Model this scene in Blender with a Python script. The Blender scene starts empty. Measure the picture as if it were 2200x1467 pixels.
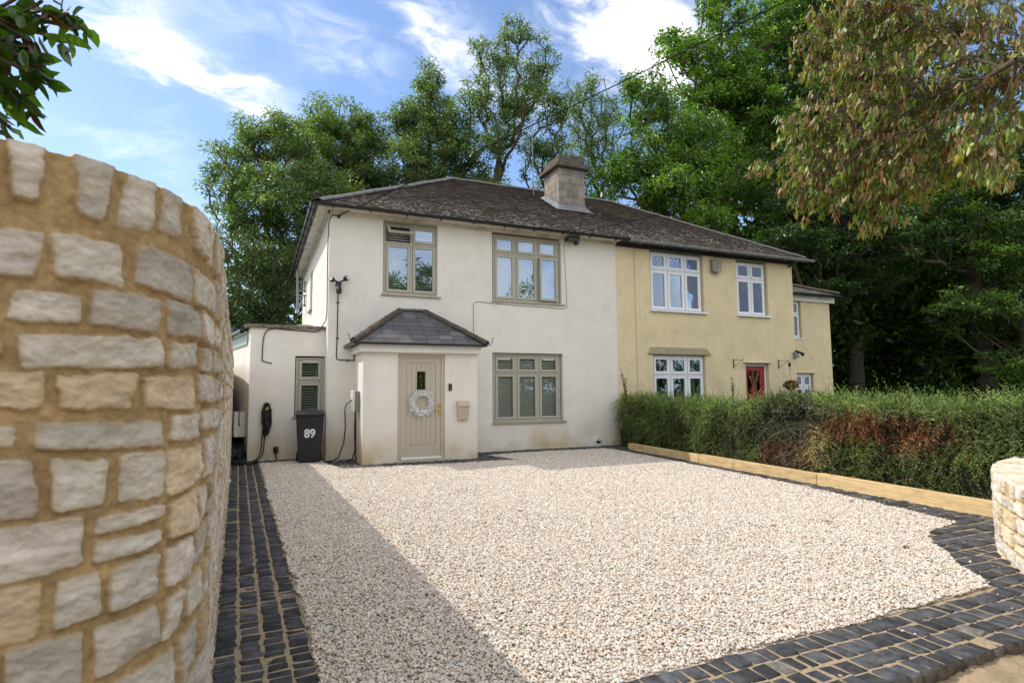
import bpy, bmesh, math, random
import numpy as np
from mathutils import Vector, Matrix
R_ = math.radians
SC = bpy.context.scene
COL = SC.collection

# ------------------------------------------------------------------ camera
def cam_axes(yaw, pitch, roll):
    fwd = Vector((math.sin(yaw)*math.cos(pitch), math.cos(yaw)*math.cos(pitch), math.sin(pitch)))
    right = Vector((math.cos(yaw), -math.sin(yaw), 0)); up = right.cross(fwd)
    r = right*math.cos(roll)+up*math.sin(roll); u = up*math.cos(roll)-right*math.sin(roll)
    return r, u, fwd
cam_d = bpy.data.cameras.new('camera'); cam = bpy.data.objects.new('camera', cam_d); COL.objects.link(cam)
r, u, fw = cam_axes(R_(23.746), R_(4.818), R_(-0.4529))
cam.matrix_world = Matrix(((r.x, u.x, -fw.x, 0), (r.y, u.y, -fw.y, -13), (r.z, u.z, -fw.z, 1.463), (0, 0, 0, 1)))
cam_d.sensor_width = 36; cam_d.lens = 20.353; cam_d.clip_end = 2000; cam_d.clip_start = .05
cam_d.dof.use_dof = True; cam_d.dof.focus_distance = 11.5; cam_d.dof.aperture_fstop = 6.3
SC.camera = cam

# ------------------------------------------------------------------ light
SUN = Vector((-.71, .58, 1.0)).normalized()
el = math.asin(SUN.z); az = math.atan2(SUN.x, SUN.y)
sl = bpy.data.lights.new('sun', 'SUN'); so = bpy.data.objects.new('sun', sl); COL.objects.link(so)
sl.energy = 2.4; sl.angle = R_(.5); sl.color = (1, .93, .83)
so.rotation_euler = (-SUN).to_track_quat('-Z', 'Y').to_euler(); so.location = (-20, 16, 28)
SC.view_settings.view_transform = 'Standard'; SC.view_settings.look = 'None'
SC.view_settings.exposure = .68; SC.view_settings.gamma = 1

W = bpy.data.worlds.new('World'); SC.world = W; W.use_nodes = True
nt = W.node_tree; nt.nodes.clear()
def N(nt, t, **k):
    n = nt.nodes.new(t)
    for a, b in k.items():
        if a == 'i':
            for q, v in b.items(): n.inputs[q].default_value = v
        else: setattr(n, a, b)
    return n
def LK(nt, a, b): nt.links.new(a, b)
def sky():
    out = N(nt, 'ShaderNodeOutputWorld'); bg = N(nt, 'ShaderNodeBackground', i={1: .15})
    st = N(nt, 'ShaderNodeTexSky', sky_type='NISHITA', sun_disc=False)
    st.sun_elevation = el; st.sun_rotation = az; st.air_density = 1.0; st.dust_density = .6; st.ozone_density = 2.0
    tc = N(nt, 'ShaderNodeTexCoord')
    # wispy noise, stretched along one heading
    mp = N(nt, 'ShaderNodeMapping'); mp.inputs['Rotation'].default_value = (R_(35), R_(20), R_(-30)); mp.inputs['Scale'].default_value = (1.2, 3.2, 3.2)
    LK(nt, tc.outputs['Generated'], mp.inputs[0])
    nz = N(nt, 'ShaderNodeTexNoise', i={'Scale': 2.6, 'Detail': 9, 'Roughness': .62, 'Distortion': .6}); LK(nt, mp.outputs[0], nz.inputs['Vector'])
    fn = N(nt, 'ShaderNodeTexNoise', i={'Scale': 8, 'Detail': 8, 'Roughness': .62, 'Distortion': .5}); LK(nt, mp.outputs[0], fn.inputs['Vector'])
    # direction nudged by noise so that the cloud banks have torn edges
    sb = N(nt, 'ShaderNodeVectorMath', operation='SUBTRACT'); LK(nt, fn.outputs['Color'], sb.inputs[0]); sb.inputs[1].default_value = (.5, .5, .5)
    sc = N(nt, 'ShaderNodeVectorMath', operation='SCALE'); LK(nt, sb.outputs[0], sc.inputs[0]); sc.inputs['Scale'].default_value = .12
    ad = N(nt, 'ShaderNodeVectorMath', operation='ADD'); LK(nt, tc.outputs['Generated'], ad.inputs[0]); LK(nt, sc.outputs[0], ad.inputs[1])
    tot = None
    def M(op, a, b=None, c=None):
        n = N(nt, 'ShaderNodeMath', operation=op)
        for k, v in enumerate((a, b, c)):
            if v is None: continue
            if isinstance(v, (int, float)): n.inputs[k].default_value = v
            else: LK(nt, v, n.inputs[k])
        return n.outputs[0]
    def dot(v):
        n = N(nt, 'ShaderNodeVectorMath', operation='DOT_PRODUCT'); LK(nt, ad.outputs[0], n.inputs[0]); n.inputs[1].default_value = v
        return n.outputs['Value']
    for c, a, b, L, w, s in CLOUDS:
        uu = M('DIVIDE', dot(a), L); vv = M('DIVIDE', dot(b), w)
        g = M('EXPONENT', M('MULTIPLY', M('ADD', M('MULTIPLY', uu, uu), M('MULTIPLY', vv, vv)), -1))
        g = M('MULTIPLY', g, M('MULTIPLY', M('GREATER_THAN', dot(c), 0), s))
        tot = g if tot is None else M('ADD', tot, g)
    gen = M('MULTIPLY_ADD', nz.outputs[0], 2.4, -1.18)
    gen = M('MAXIMUM', gen, 0)
    m = M('ADD', M('MULTIPLY', tot, M('MULTIPLY_ADD', fn.outputs[0], 2.6, -.55)), M('MULTIPLY', gen, .55))
    # broken cloud added out of view, overhead and behind the viewer, for neutral fill
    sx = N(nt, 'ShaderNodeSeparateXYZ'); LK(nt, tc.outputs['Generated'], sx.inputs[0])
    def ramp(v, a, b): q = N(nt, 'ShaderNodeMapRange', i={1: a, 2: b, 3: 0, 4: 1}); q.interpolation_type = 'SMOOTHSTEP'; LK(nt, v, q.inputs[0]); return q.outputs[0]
    fill_cov = M('MAXIMUM', M('MAXIMUM', ramp(sx.outputs[2], .64, .80), ramp(sx.outputs[1], .25, -.1)), ramp(sx.outputs[0], -.34, -.6))
    m = M('ADD', m, M('MULTIPLY', fill_cov, M('MULTIPLY_ADD', nz.outputs[0], 2.4, -.15)))
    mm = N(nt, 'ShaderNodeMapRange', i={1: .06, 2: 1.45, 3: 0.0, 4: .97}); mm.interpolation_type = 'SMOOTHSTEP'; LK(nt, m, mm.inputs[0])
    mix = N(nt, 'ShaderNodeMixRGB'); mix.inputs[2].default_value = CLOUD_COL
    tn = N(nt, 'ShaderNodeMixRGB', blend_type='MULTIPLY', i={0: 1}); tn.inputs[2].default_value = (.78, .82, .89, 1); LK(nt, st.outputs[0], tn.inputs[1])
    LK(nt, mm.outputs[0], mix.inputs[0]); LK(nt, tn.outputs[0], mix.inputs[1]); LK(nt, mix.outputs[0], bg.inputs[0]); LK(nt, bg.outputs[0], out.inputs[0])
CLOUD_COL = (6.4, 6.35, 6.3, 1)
# centre, two tangents, half length, half width, weight of each cloud bank
CLOUDS = [
 ((-.145,.876,.46),(.968,.223,-.119),(-.206,.428,-.88),.075,.03,.75),
 ((-.034,.898,.439),(.961,.15,-.233),(-.275,.414,-.868),.085,.028,1.2),
 ((-.159,.849,.504),(.841,-.151,.519),(.517,.507,-.69),.083,.05,.55),
 ((-.125,.928,.352),(.649,.345,-.678),(-.751,.144,-.645),.055,.05,.45),
 ((-.21,.916,.343),(.968,.244,-.06),(-.139,.319,-.938),.08,.04,.5),
 ((-.027,.857,.515),(.894,.252,-.372),(-.448,.45,-.773),.07,.045,.3),
 ((.074,.853,.517),(.774,.278,-.569),(-.629,.442,-.639),.07,.05,.5),
 ((.145,.853,.502),(.767,.224,-.601),(-.625,.472,-.622),.053,.032,.6),
 ((.238,.808,.539),(.713,.232,-.662),(-.66,.542,-.521),.08,.055,.95),
 ((.492,.68,.544),(.869,-.356,-.342),(-.039,.641,-.766),.13,.07,1.2),
 ((.541,.677,.499),(.767,-.153,-.624),(-.346,.72,-.602),.075,.055,1.0),
 ((-.071,.968,.24),(.763,.207,-.612),(-.643,.14,-.753),.07,.05,.5),
 ((.383,.8,.462),(.894,-.193,-.405),(-.234,.568,-.789),.139,.05,.6)]
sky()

# ------------------------------------------------------------------ materials
MATS = {}
def mat(name, col, rough=.8, var=None, bump=None, attr=None, spec=.4, metal=0, stains=(), objvar=0):
    """col base colour; var=(scale,amount,detail); bump=(scale,strength,distance); attr = colour attribute multiplied in;
    stains=[(colour, noise scale, threshold, softness, z0, z1)] fading from z0 to z1"""
    m = bpy.data.materials.new(name); m.use_nodes = True; nt = m.node_tree
    b = nt.nodes['Principled BSDF']; b.inputs['Roughness'].default_value = rough
    b.inputs['Specular IOR Level'].default_value = spec; b.inputs['Metallic'].default_value = metal
    tc = N(nt, 'ShaderNodeTexCoord')
    c = N(nt, 'ShaderNodeRGB'); c.outputs[0].default_value = (*col, 1); cur = c.outputs[0]
    def mul(cur, f):
        x = N(nt, 'ShaderNodeMixRGB', blend_type='MULTIPLY', i={0: 1}); LK(nt, cur, x.inputs[1]); LK(nt, f, x.inputs[2]); return x.outputs[0]
    if attr:
        a = N(nt, 'ShaderNodeAttribute', attribute_name=attr if attr != 'inst' else 'col')
        if attr == 'inst': a.attribute_type = 'INSTANCER'
        cur = mul(cur, a.outputs['Color'])
    if var:
        n = N(nt, 'ShaderNodeTexNoise', i={'Scale': var[0], 'Detail': var[2] if len(var) > 2 else 6, 'Roughness': .6}); LK(nt, tc.outputs['Object'], n.inputs[0])
        mr = N(nt, 'ShaderNodeMapRange', i={1: .3, 2: .7, 3: 1-var[1], 4: 1+var[1]}); LK(nt, n.outputs[0], mr.inputs[0]); cur = mul(cur, mr.outputs[0])
    for (sc_, ns, th, soft, z0, z1, amt) in stains:
        n = N(nt, 'ShaderNodeTexNoise', i={'Scale': ns, 'Detail': 7, 'Roughness': .6}); LK(nt, tc.outputs['Object'], n.inputs[0])
        mr = N(nt, 'ShaderNodeMapRange', i={1: th, 2: th+soft, 3: 0, 4: 1}); LK(nt, n.outputs[0], mr.inputs[0])
        sx = N(nt, 'ShaderNodeSeparateXYZ'); LK(nt, tc.outputs['Object'], sx.inputs[0])
        mz = N(nt, 'ShaderNodeMapRange', i={1: z0, 2: z1, 3: amt, 4: 0}); LK(nt, sx.outputs[2], mz.inputs[0])
        q = N(nt, 'ShaderNodeMath', operation='MULTIPLY'); LK(nt, mr.outputs[0], q.inputs[0]); LK(nt, mz.outputs[0], q.inputs[1])
        x = N(nt, 'ShaderNodeMixRGB'); LK(nt, q.outputs[0], x.inputs[0]); LK(nt, cur, x.inputs[1]); x.inputs[2].default_value = (*sc_, 1); cur = x.outputs[0]
    LK(nt, cur, b.inputs['Base Color'])
    if bump:
        n = N(nt, 'ShaderNodeTexNoise', i={'Scale': bump[0], 'Detail': 6, 'Roughness': .65}); LK(nt, tc.outputs['Object'], n.inputs[0])
        bp = N(nt, 'ShaderNodeBump', i={'Strength': bump[1], 'Distance': bump[2]}); LK(nt, n.outputs[0], bp.inputs['Height']); LK(nt, bp.outputs[0], b.inputs['Normal'])
    MATS[name] = m
    return m

def leaf_mat(name, trans=.45, gloss=.12, attr='col', base=(1, 1, 1), rough=.45):
    m = bpy.data.materials.new(name); m.use_nodes = True; nt = m.node_tree; nt.nodes.clear()
    o = N(nt, 'ShaderNodeOutputMaterial'); a = N(nt, 'ShaderNodeAttribute', attribute_name=attr)
    d = N(nt, 'ShaderNodeBsdfDiffuse'); t = N(nt, 'ShaderNodeBsdfTranslucent'); g = N(nt, 'ShaderNodeBsdfGlossy', i={'Roughness': rough})
    LK(nt, a.outputs[0], d.inputs[0])
    tb = N(nt, 'ShaderNodeMixRGB', blend_type='MULTIPLY', i={0: 1}); LK(nt, a.outputs[0], tb.inputs[1]); tb.inputs[2].default_value = (1.5, 1.9, .6, 1); LK(nt, tb.outputs[0], t.inputs[0])
    x = N(nt, 'ShaderNodeMixShader', i={0: trans}); LK(nt, d.outputs[0], x.inputs[1]); LK(nt, t.outputs[0], x.inputs[2])
    fr = N(nt, 'ShaderNodeFresnel', i={0: 1.4}); fm = N(nt, 'ShaderNodeMath', operation='MULTIPLY', i={1: gloss*2.5}); LK(nt, fr.outputs[0], fm.inputs[0]); fm.use_clamp = True
    y = N(nt, 'ShaderNodeMixShader'); LK(nt, fm.outputs[0], y.inputs[0]); LK(nt, x.outputs[0], y.inputs[1]); LK(nt, g.outputs[0], y.inputs[2]); LK(nt, y.outputs[0], o.inputs[0])
    g.inputs[0].default_value = (.6, .65, .6, 1)
    return m

def glass_mat(name, refl=.3, tint=(.95, .97, .955)):
    m = bpy.data.materials.new(name); m.use_nodes = True; nt = m.node_tree; nt.nodes.clear()
    o = N(nt, 'ShaderNodeOutputMaterial'); t = N(nt, 'ShaderNodeBsdfTransparent'); t.inputs[0].default_value = (*tint, 1)
    g = N(nt, 'ShaderNodeBsdfGlossy', i={'Roughness': .02}); g.inputs[0].default_value = (.68, .80, 1.0, 1)
    tc = N(nt, 'ShaderNodeTexCoord'); n = N(nt, 'ShaderNodeTexNoise', i={'Scale': 2.2, 'Detail': 1}); LK(nt, tc.outputs['Object'], n.inputs[0])
    bp = N(nt, 'ShaderNodeBump', i={'Strength': .12, 'Distance': .01}); LK(nt, n.outputs[0], bp.inputs['Height']); LK(nt, bp.outputs[0], g.inputs['Normal'])
    lw = N(nt, 'ShaderNodeFresnel', i={0: 1.5}); a = N(nt, 'ShaderNodeMath', operation='MULTIPLY_ADD', i={1: 1.2, 2: refl-.05}); LK(nt, lw.outputs[0], a.inputs[0]); a.use_clamp = True
    x = N(nt, 'ShaderNodeMixShader'); LK(nt, a.outputs[0], x.inputs[0]); LK(nt, t.outputs[0], x.inputs[1]); LK(nt, g.outputs[0], x.inputs[2]); LK(nt, x.outputs[0], o.inputs[0])
    return m

m_render = mat('cream_render', (.78, .748, .688), .9, (2.2, .055, 10), (38, .5, .006), spec=.2,
    stains=[((.56, .42, .19), 1.3, .40, .22, .10, .70, .8), ((.60, .56, .50), .9, .50, .2, 6, 12, .3), ((.36, .3, .2), 5, .55, .2, .0, .14, .6)])
m_yellow = mat('yellow_render', (.755, .63, .41), .9, (1.6, .07), (40, .3, .005), spec=.2,
    stains=[((.42, .33, .18), 1.2, .5, .25, 6, 14, .28), ((.33, .27, .18), 7, .58, .15, 5, 12, .45), ((.38, .32, .22), 2, .45, .3, 1.2, 2.4, .6)])
def streaks(m, amt, sc=(7, 7, .45)):
    nt = m.node_tree; b = nt.nodes['Principled BSDF']; src = b.inputs['Base Color'].links[0].from_socket
    tc = N(nt, 'ShaderNodeTexCoord'); mp = N(nt, 'ShaderNodeMapping'); mp.inputs['Scale'].default_value = sc; LK(nt, tc.outputs['Object'], mp.inputs[0])
    n = N(nt, 'ShaderNodeTexNoise', i={'Scale': 1.0, 'Detail': 8, 'Roughness': .7}); LK(nt, mp.outputs[0], n.inputs[0])
    r = N(nt, 'ShaderNodeMapRange', i={1: .48, 2: .72, 3: 1.0, 4: 1-amt}); LK(nt, n.outputs[0], r.inputs[0])
    x = N(nt, 'ShaderNodeMixRGB', blend_type='MULTIPLY', i={0: 1}); LK(nt, src, x.inputs[1]); LK(nt, r.outputs[0], x.inputs[2]); LK(nt, x.outputs[0], b.inputs['Base Color'])
streaks(m_render, .035, (5, 5, .6)); streaks(m_yellow, .07, (5, 5, .5))
m_ysill = mat('white_plastic', (.78, .8, .84), .35, (4, .04))
m_sage = mat('sage_frame_paint', (.43, .415, .34), .45, (3, .04))
m_sill = mat('sill_paint', (.40, .37, .30), .6, (6, .1), stains=[((.12, .08, .05), 12, .58, .1, 9, 10, .7)])
m_beam = mat('taupe_trim', (.36, .33, .25), .6, (5, .08))
m_blind = mat('blind_slat', (.78, .76, .70), .6)
m_cable = mat('cable_rubber', (.012, .012, .014), .95, spec=.05)
m_black = mat('black_plastic', (.018, .018, .02), .4, (20, .2))
m_gutter = mat('black_gutter', (.02, .02, .024), .3, (9, .3))
m_ggutter = mat('grey_gutter', (.27, .27, .25), .5, (5, .3))
m_fascia = mat('cream_fascia', (.66, .62, .54), .6, (6, .1), stains=[((.22, .18, .14), 4, .52, .2, 9, 10, .8)])
m_dfascia = mat('dark_fascia', (.035, .035, .04), .6, (7, .3))
m_white = mat('white_board', (.78, .77, .74), .4, (5, .04))
m_door = mat('door_paint', (.50, .45, .36), .5, (30, .03), (300, .08, .001))
m_brass = mat('brass', (.75, .5, .12), .25, metal=1)
m_slate = mat('slate', (1, 1, 1), .55, (9, .15), (60, .3, .003), attr='col')
m_tile = mat('roof_tile_mossy', (1, 1, 1), .9, (28, .55, 8), (70, .8, .008), attr='col', spec=.15)
m_ridge = mat('ridge_tile', (.105, .10, .10), .6, (6, .2), (40, .4, .004))
m_hipold = mat('old_ridge_tile', (.075, .062, .048), .9, (8, .4), (40, .7, .006))
m_lead = mat('lead_flashing', (.17, .172, .18), .7, (7, .35), (20, .3, .01), spec=.5)
m_chim = mat('chimney_block', (1, 1, 1), .9, (5, .22, 8), (45, .6, .006), attr='col', stains=[((.12, .11, .1), 3.2, .5, .25, 9, 12, .9)])
m_cap = mat('chimney_cap', (.11, .095, .08), .95, (6, .4), (40, .8, .01))
m_coping = mat('coping_stone', (.2, .17, .13), .95, (12, .45), (40, .8, .01))
m_green = mat('pale_green_fascia', (.33, .42, .38), .5, (5, .1))
m_bin = mat('bin_plastic', (.022, .021, .024), .5, (30, .1), (200, .25, .001))
m_num = mat('white_vinyl', (.75, .75, .77), .5)
m_lbox = mat('letterbox_paint', (.52, .44, .35), .4)
m_gpl = mat('grey_plastic', (.2, .22, .22), .4)
m_wpl = mat('cream_plastic', (.68, .67, .6), .4)
m_red = mat('red_door_paint', (.32, .008, .014), .35)
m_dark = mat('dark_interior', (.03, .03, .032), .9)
m_curt = mat('net_curtain', (.45, .5, .44), .9, (8, .2))
m_leadw = mat('lead_came', (.05, .05, .06), .5)
m_ylint = mat('lintel_render', (.40, .34, .22), .9, (6, .12), (40, .3, .004))
m_timber = mat('timber', (.60, .44, .23), .8, (5, .10), (60, .2, .002), attr='col')
def grain(m, sc, lo, hi):
    nt = m.node_tree; b = nt.nodes['Principled BSDF']; src = b.inputs['Base Color'].links[0].from_socket
    tc = N(nt, 'ShaderNodeTexCoord'); mp = N(nt, 'ShaderNodeMapping'); mp.inputs['Scale'].default_value = sc; LK(nt, tc.outputs['Object'], mp.inputs[0])
    n = N(nt, 'ShaderNodeTexNoise', i={'Scale': 1.0, 'Detail': 7, 'Roughness': .65, 'Distortion': .8}); LK(nt, mp.outputs[0], n.inputs[0])
    r = N(nt, 'ShaderNodeMapRange', i={1: .35, 2: .65, 3: lo, 4: hi}); LK(nt, n.outputs[0], r.inputs[0])
    k = N(nt, 'ShaderNodeTexVoronoi', i={'Scale': 1.0}); mk = N(nt, 'ShaderNodeMapping'); mk.inputs['Scale'].default_value = (3.5, 1.7, 5.5); LK(nt, tc.outputs['Object'], mk.inputs[0]); LK(nt, mk.outputs[0], k.inputs[0])
    kr = N(nt, 'ShaderNodeMapRange', i={1: .05, 2: .16, 3: .45, 4: 1}); LK(nt, k.outputs['Distance'], kr.inputs[0])
    x = N(nt, 'ShaderNodeMixRGB', blend_type='MULTIPLY', i={0: 1}); LK(nt, src, x.inputs[1]); LK(nt, r.outputs[0], x.inputs[2])
    y = N(nt, 'ShaderNodeMixRGB', blend_type='MULTIPLY', i={0: .8}); LK(nt, x.outputs[0], y.inputs[1]); LK(nt, kr.outputs[0], y.inputs[2]); LK(nt, y.outputs[0], b.inputs['Base Color'])
grain(m_timber, (26, 1.6, 40), .72, 1.2)
m_mortar_stone = mat('stone_wall', (1, 1, 1), .93, (22, .13, 9), (90, .5, .004), attr='col', spec=.15)
m_sett = mat('granite_sett', (1, 1, 1), .82, (16, .55, 9), (70, 1.0, .006), attr='col', spec=.25)
m_sand = mat('jointing_sand', (.31, .24, .16), .95, (40, .25, 8), (150, .5, .003), spec=.1)
m_dirt = mat('dirt', (.38, .295, .19), .95, (2.2, .3, 10), (30, .9, .03), spec=.1, stains=[((.25, .24, .2), 3.5, .55, .1, 9, 10, .8)])
m_grass = mat('grass_floor', (.035, .05, .02), .95, (2, .5), (20, 1, .05))
m_gravel = mat('gravel_bed', (.50, .42, .34), .95, (60, .45, 8), (90, 1, .01), spec=.1)
m_pebble = mat('pebble', (1, 1, 1), .75, attr='inst', spec=.3)
m_bark = mat('bark', (.085, .068, .05), .95, (9, .4), (25, .9, .02))
m_twig = mat('pale_twig', (.16, .13, .10), .9, (9, .3))
m_metal = mat('galvanised', (.26, .27, .28), .4, metal=.6)
m_iron = mat('rusty_iron', (.045, .025, .018), .8, (30, .4))
m_alarm = mat('weathered_box', (.24, .21, .17), .35, (6, .25))
m_glass = glass_mat('window_glass', .24)
m_glass2 = glass_mat('window_glass_dim', .10)
m_leaf = leaf_mat('leaf'); m_leaf_far = leaf_mat('leaf_far', .5, .10)
m_leaf_near = leaf_mat('leaf_near', .35, .06, rough=.6)
m_hedge = leaf_mat('hedge_leaf', .22, .12)
m_lens = mat('lamp_lens', (.5, .5, .5), .2)
m_white_leaf = mat('white_wreath', (.70, .70, .70), .6)
m_petal = mat('red_petal', (.6, .01, .01), .5)
m_tarp = mat('black_sheet', (.012, .016, .018), .3, (6, .3), (14, 1, .05))

# ------------------------------------------------------------------ object helpers
def link(name, me, m=None, parent=None, label=None):
    o = bpy.data.objects.new(name, me); COL.objects.link(o)
    if m is not None: me.materials.append(m)
    if parent is not None: o.parent = parent
    if label: o['label'] = label
    return o
def tag(o, label, cat, group=None):
    o['label'] = label; o['category'] = cat; o['kind'] = 'thing'
    if group: o['group'] = group
    return o
def thing(name, label, cat, loc=(0, 0, 0), group=None):
    o = bpy.data.objects.new(name, None); COL.objects.link(o); o.location = loc; o.empty_display_size = .1
    return tag(o, label, cat, group)
def struct(o, kind='structure'): o['kind'] = kind; return o

class MB:
    def __init__(s): s.v = []; s.f = []; s.c = []
    def add(s, vs, fs, col=None):
        k = len(s.v); s.v += [tuple(p) for p in vs]; s.f += [tuple(i+k for i in f) for f in fs]
        if col is not None: s.c += [col]*len(vs)
        return s
    def box(s, x0, x1, y0, y1, z0, z1, col=None):
        return s.add([(x0,y0,z0),(x1,y0,z0),(x1,y1,z0),(x0,y1,z0),(x0,y0,z1),(x1,y0,z1),(x1,y1,z1),(x0,y1,z1)],
            [(0,3,2,1),(4,5,6,7),(0,1,5,4),(1,2,6,5),(2,3,7,6),(3,0,4,7)], col)
    def hexa(s, bot, top, col=None):
        n = len(bot)
        return s.add(list(bot)+list(top), [tuple(reversed(range(n))), tuple(range(n, 2*n))]+[(i, (i+1) % n, n+(i+1) % n, n+i) for i in range(n)], col)
    def tube(s, pts, r, n=8, caps=True, col=None):
        pts = [Vector(p) for p in pts]; L = len(pts); vs = []; rs = r if isinstance(r, (list, tuple)) else [r]*L
        prev = None
        for i, p in enumerate(pts):
            t = (pts[min(i+1, L-1)]-pts[max(i-1, 0)]).normalized()
            if prev is None:
                a = Vector((0, 0, 1)) if abs(t.z) < .9 else Vector((1, 0, 0)); x = t.cross(a).normalized()
            else: x = (prev-t*prev.dot(t)).normalized()
            prev = x; y = t.cross(x)
            for k in range(n): vs.append(p+(x*math.cos(2*math.pi*k/n)+y*math.sin(2*math.pi*k/n))*rs[i])
        fs = [(i*n+k, i*n+(k+1) % n, (i+1)*n+(k+1) % n, (i+1)*n+k) for i in range(L-1) for k in range(n)]
        if caps: fs += [tuple(reversed(range(n))), tuple(range((L-1)*n, L*n))]
        return s.add(vs, fs, col)
    def lathe(s, c, prof, n=16, axis='z', col=None):
        c = Vector(c); vs = []
        for r, h in prof:
            for k in range(n):
                a = 2*math.pi*k/n; p = (r*math.cos(a), r*math.sin(a), h)
                if axis == 'y': p = (p[0], h, p[1])
                if axis == 'x': p = (h, p[0], p[1])
                vs.append(c+Vector(p))
        L = len(prof); fs = [(i*n+k, i*n+(k+1) % n, (i+1)*n+(k+1) % n, (i+1)*n+k) for i in range(L-1) for k in range(n)]
        return s.add(vs, fs+[tuple(reversed(range(n))), tuple(range((L-1)*n, L*n))], col)
    def frame(s, x0, x1, z0, z1, w, y0, y1):     # rectangular ring in the x-z plane
        s.box(x0, x0+w, y0, y1, z0, z1); s.box(x1-w, x1, y0, y1, z0, z1)
        s.box(x0+w, x1-w, y0, y1, z0, z0+w); return s.box(x0+w, x1-w, y0, y1, z1-w, z1)
    def mesh(s, name, fix=True):
        me = bpy.data.meshes.new(name); me.from_pydata(s.v, [], s.f); me.update()
        if s.c:
            a = me.color_attributes.new('col', 'FLOAT_COLOR', 'POINT')
            a.data.foreach_set('color', np.array([(*c, 1) for c in s.c], dtype=np.float32).ravel())
        if fix:
            b = bmesh.new(); b.from_mesh(me); bmesh.ops.recalc_face_normals(b, faces=b.faces); b.to_mesh(me); b.free()
        return me
    def obj(s, name, m, parent=None, label=None, smooth=False, bevel=0):
        me = s.mesh(name)
        if bevel:
            b = bmesh.new(); b.from_mesh(me); bmesh.ops.bevel(b, geom=b.edges[:], offset=bevel, segments=2, affect='EDGES', profile=.6, clamp_overlap=True); b.to_mesh(me); b.free()
        if smooth:
            me.polygons.foreach_set('use_smooth', [True]*len(me.polygons))
        return link(name, me, m, parent, label)

def np_mesh(name, V, F, col=None, smooth=False):
    """V (n,3), F (m,k) arrays"""
    V = np.asarray(V, np.float32); F = np.asarray(F, np.int32); k = F.shape[1]
    me = bpy.data.meshes.new(name); me.vertices.add(len(V)); me.vertices.foreach_set('co', V.ravel())
    me.loops.add(F.size); me.loops.foreach_set('vertex_index', F.ravel())
    me.polygons.add(len(F)); me.polygons.foreach_set('loop_start', np.arange(0, F.size, k, dtype=np.int32))
    if smooth: me.polygons.foreach_set('use_smooth', np.ones(len(F), bool))
    me.update(calc_edges=True)
    if col is not None:
        a = me.color_attributes.new('col', 'FLOAT_COLOR', 'POINT')
        c = np.ones((len(V), 4), np.float32); c[:, :3] = col; a.data.foreach_set('color', c.ravel())
    return me

# value noise on arrays
def vnoise(x, y, seed=0):
    xi = np.floor(x).astype(np.int64); yi = np.floor(y).astype(np.int64); fx = x-xi; fy = y-yi
    def h(a, b):
        n = (a*374761393+b*668265263+seed*974634777) & 0xffffffff
        n = ((n ^ (n >> 13))*1274126177) & 0xffffffff
        return ((n ^ (n >> 16)) & 0xffff)/65535.
    u = fx*fx*(3-2*fx); v = fy*fy*(3-2*fy)
    return (h(xi, yi)*(1-u)+h(xi+1, yi)*u)*(1-v)+(h(xi, yi+1)*(1-u)+h(xi+1, yi+1)*u)*v-.5
def fbm(x, y, o=4, seed=0, g=.5):
    s = 0; a = 1; t = 0
    for i in range(o): s = s+a*vnoise(x*2**i, y*2**i, seed+i*17); t += a; a *= g
    return s/t

# ------------------------------------------------------------------ ground, paving, gravel
def sheet(name, pts, z, m):
    me = bpy.data.meshes.new(name); me.from_pydata([(x, y, z) for x, y in pts], [], [tuple(range(len(pts)))]); me.update()
    return struct(link(name, me, m))
sheet('ground', [(-300, -300), (300, -300), (300, 300), (-300, 300)], -.09, m_grass)
def verge():
    xs = np.concatenate([np.arange(-6, 1, .12), np.arange(1, 7, .022), np.arange(7, 16, .12)]); ys = np.concatenate([np.arange(-22, -12.2, .15), np.arange(-12.2, -10.6, .022)])
    X, Y = np.meshgrid(xs, ys); Z = -.045+fbm(X*2.2, Y*2.2, 5, 3)*.06+fbm(X*14, Y*14, 4, 9, .7)*.035; nx, ny = len(xs), len(ys)
    V = np.stack([X.ravel(), Y.ravel(), Z.ravel()], 1); I = np.arange(nx*ny).reshape(ny, nx)
    F = np.stack([I[:-1, :-1], I[:-1, 1:], I[1:, 1:], I[1:, :-1]], -1).reshape(-1, 4)
    struct(link('verge', np_mesh('verge', V, F, smooth=True), m_dirt))
verge()
GRAVEL = [(.362, -10.45), (1.8, -10.46), (2.31, -10.47), (3.78, -10.44), (4.96, -10.41), (5.24, -10.03), (5.62, -9.72), (5.81, -9.49), (6.2, -9.25), (6.92, -9.08),
          (7.37, -7.13), (7.62, -4.72), (7.78, -2.96), (7.97, -1.0), (7.9, -.62), (5.6, -.62), (4.8, -.72), (5.06, -1.81), (4.0, -1.78), (1.5, -1.62), (1.3, -.5), (1.3, .1), (.08, .1)]
sheet('sett_bed', [(-.9, -11.0), (8.6, -10.99), (8.6, 1.2), (-1.2, 1.2)], .006, m_sand)
sheet('gravel_bed', GRAVEL, .010, m_gravel)

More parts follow.
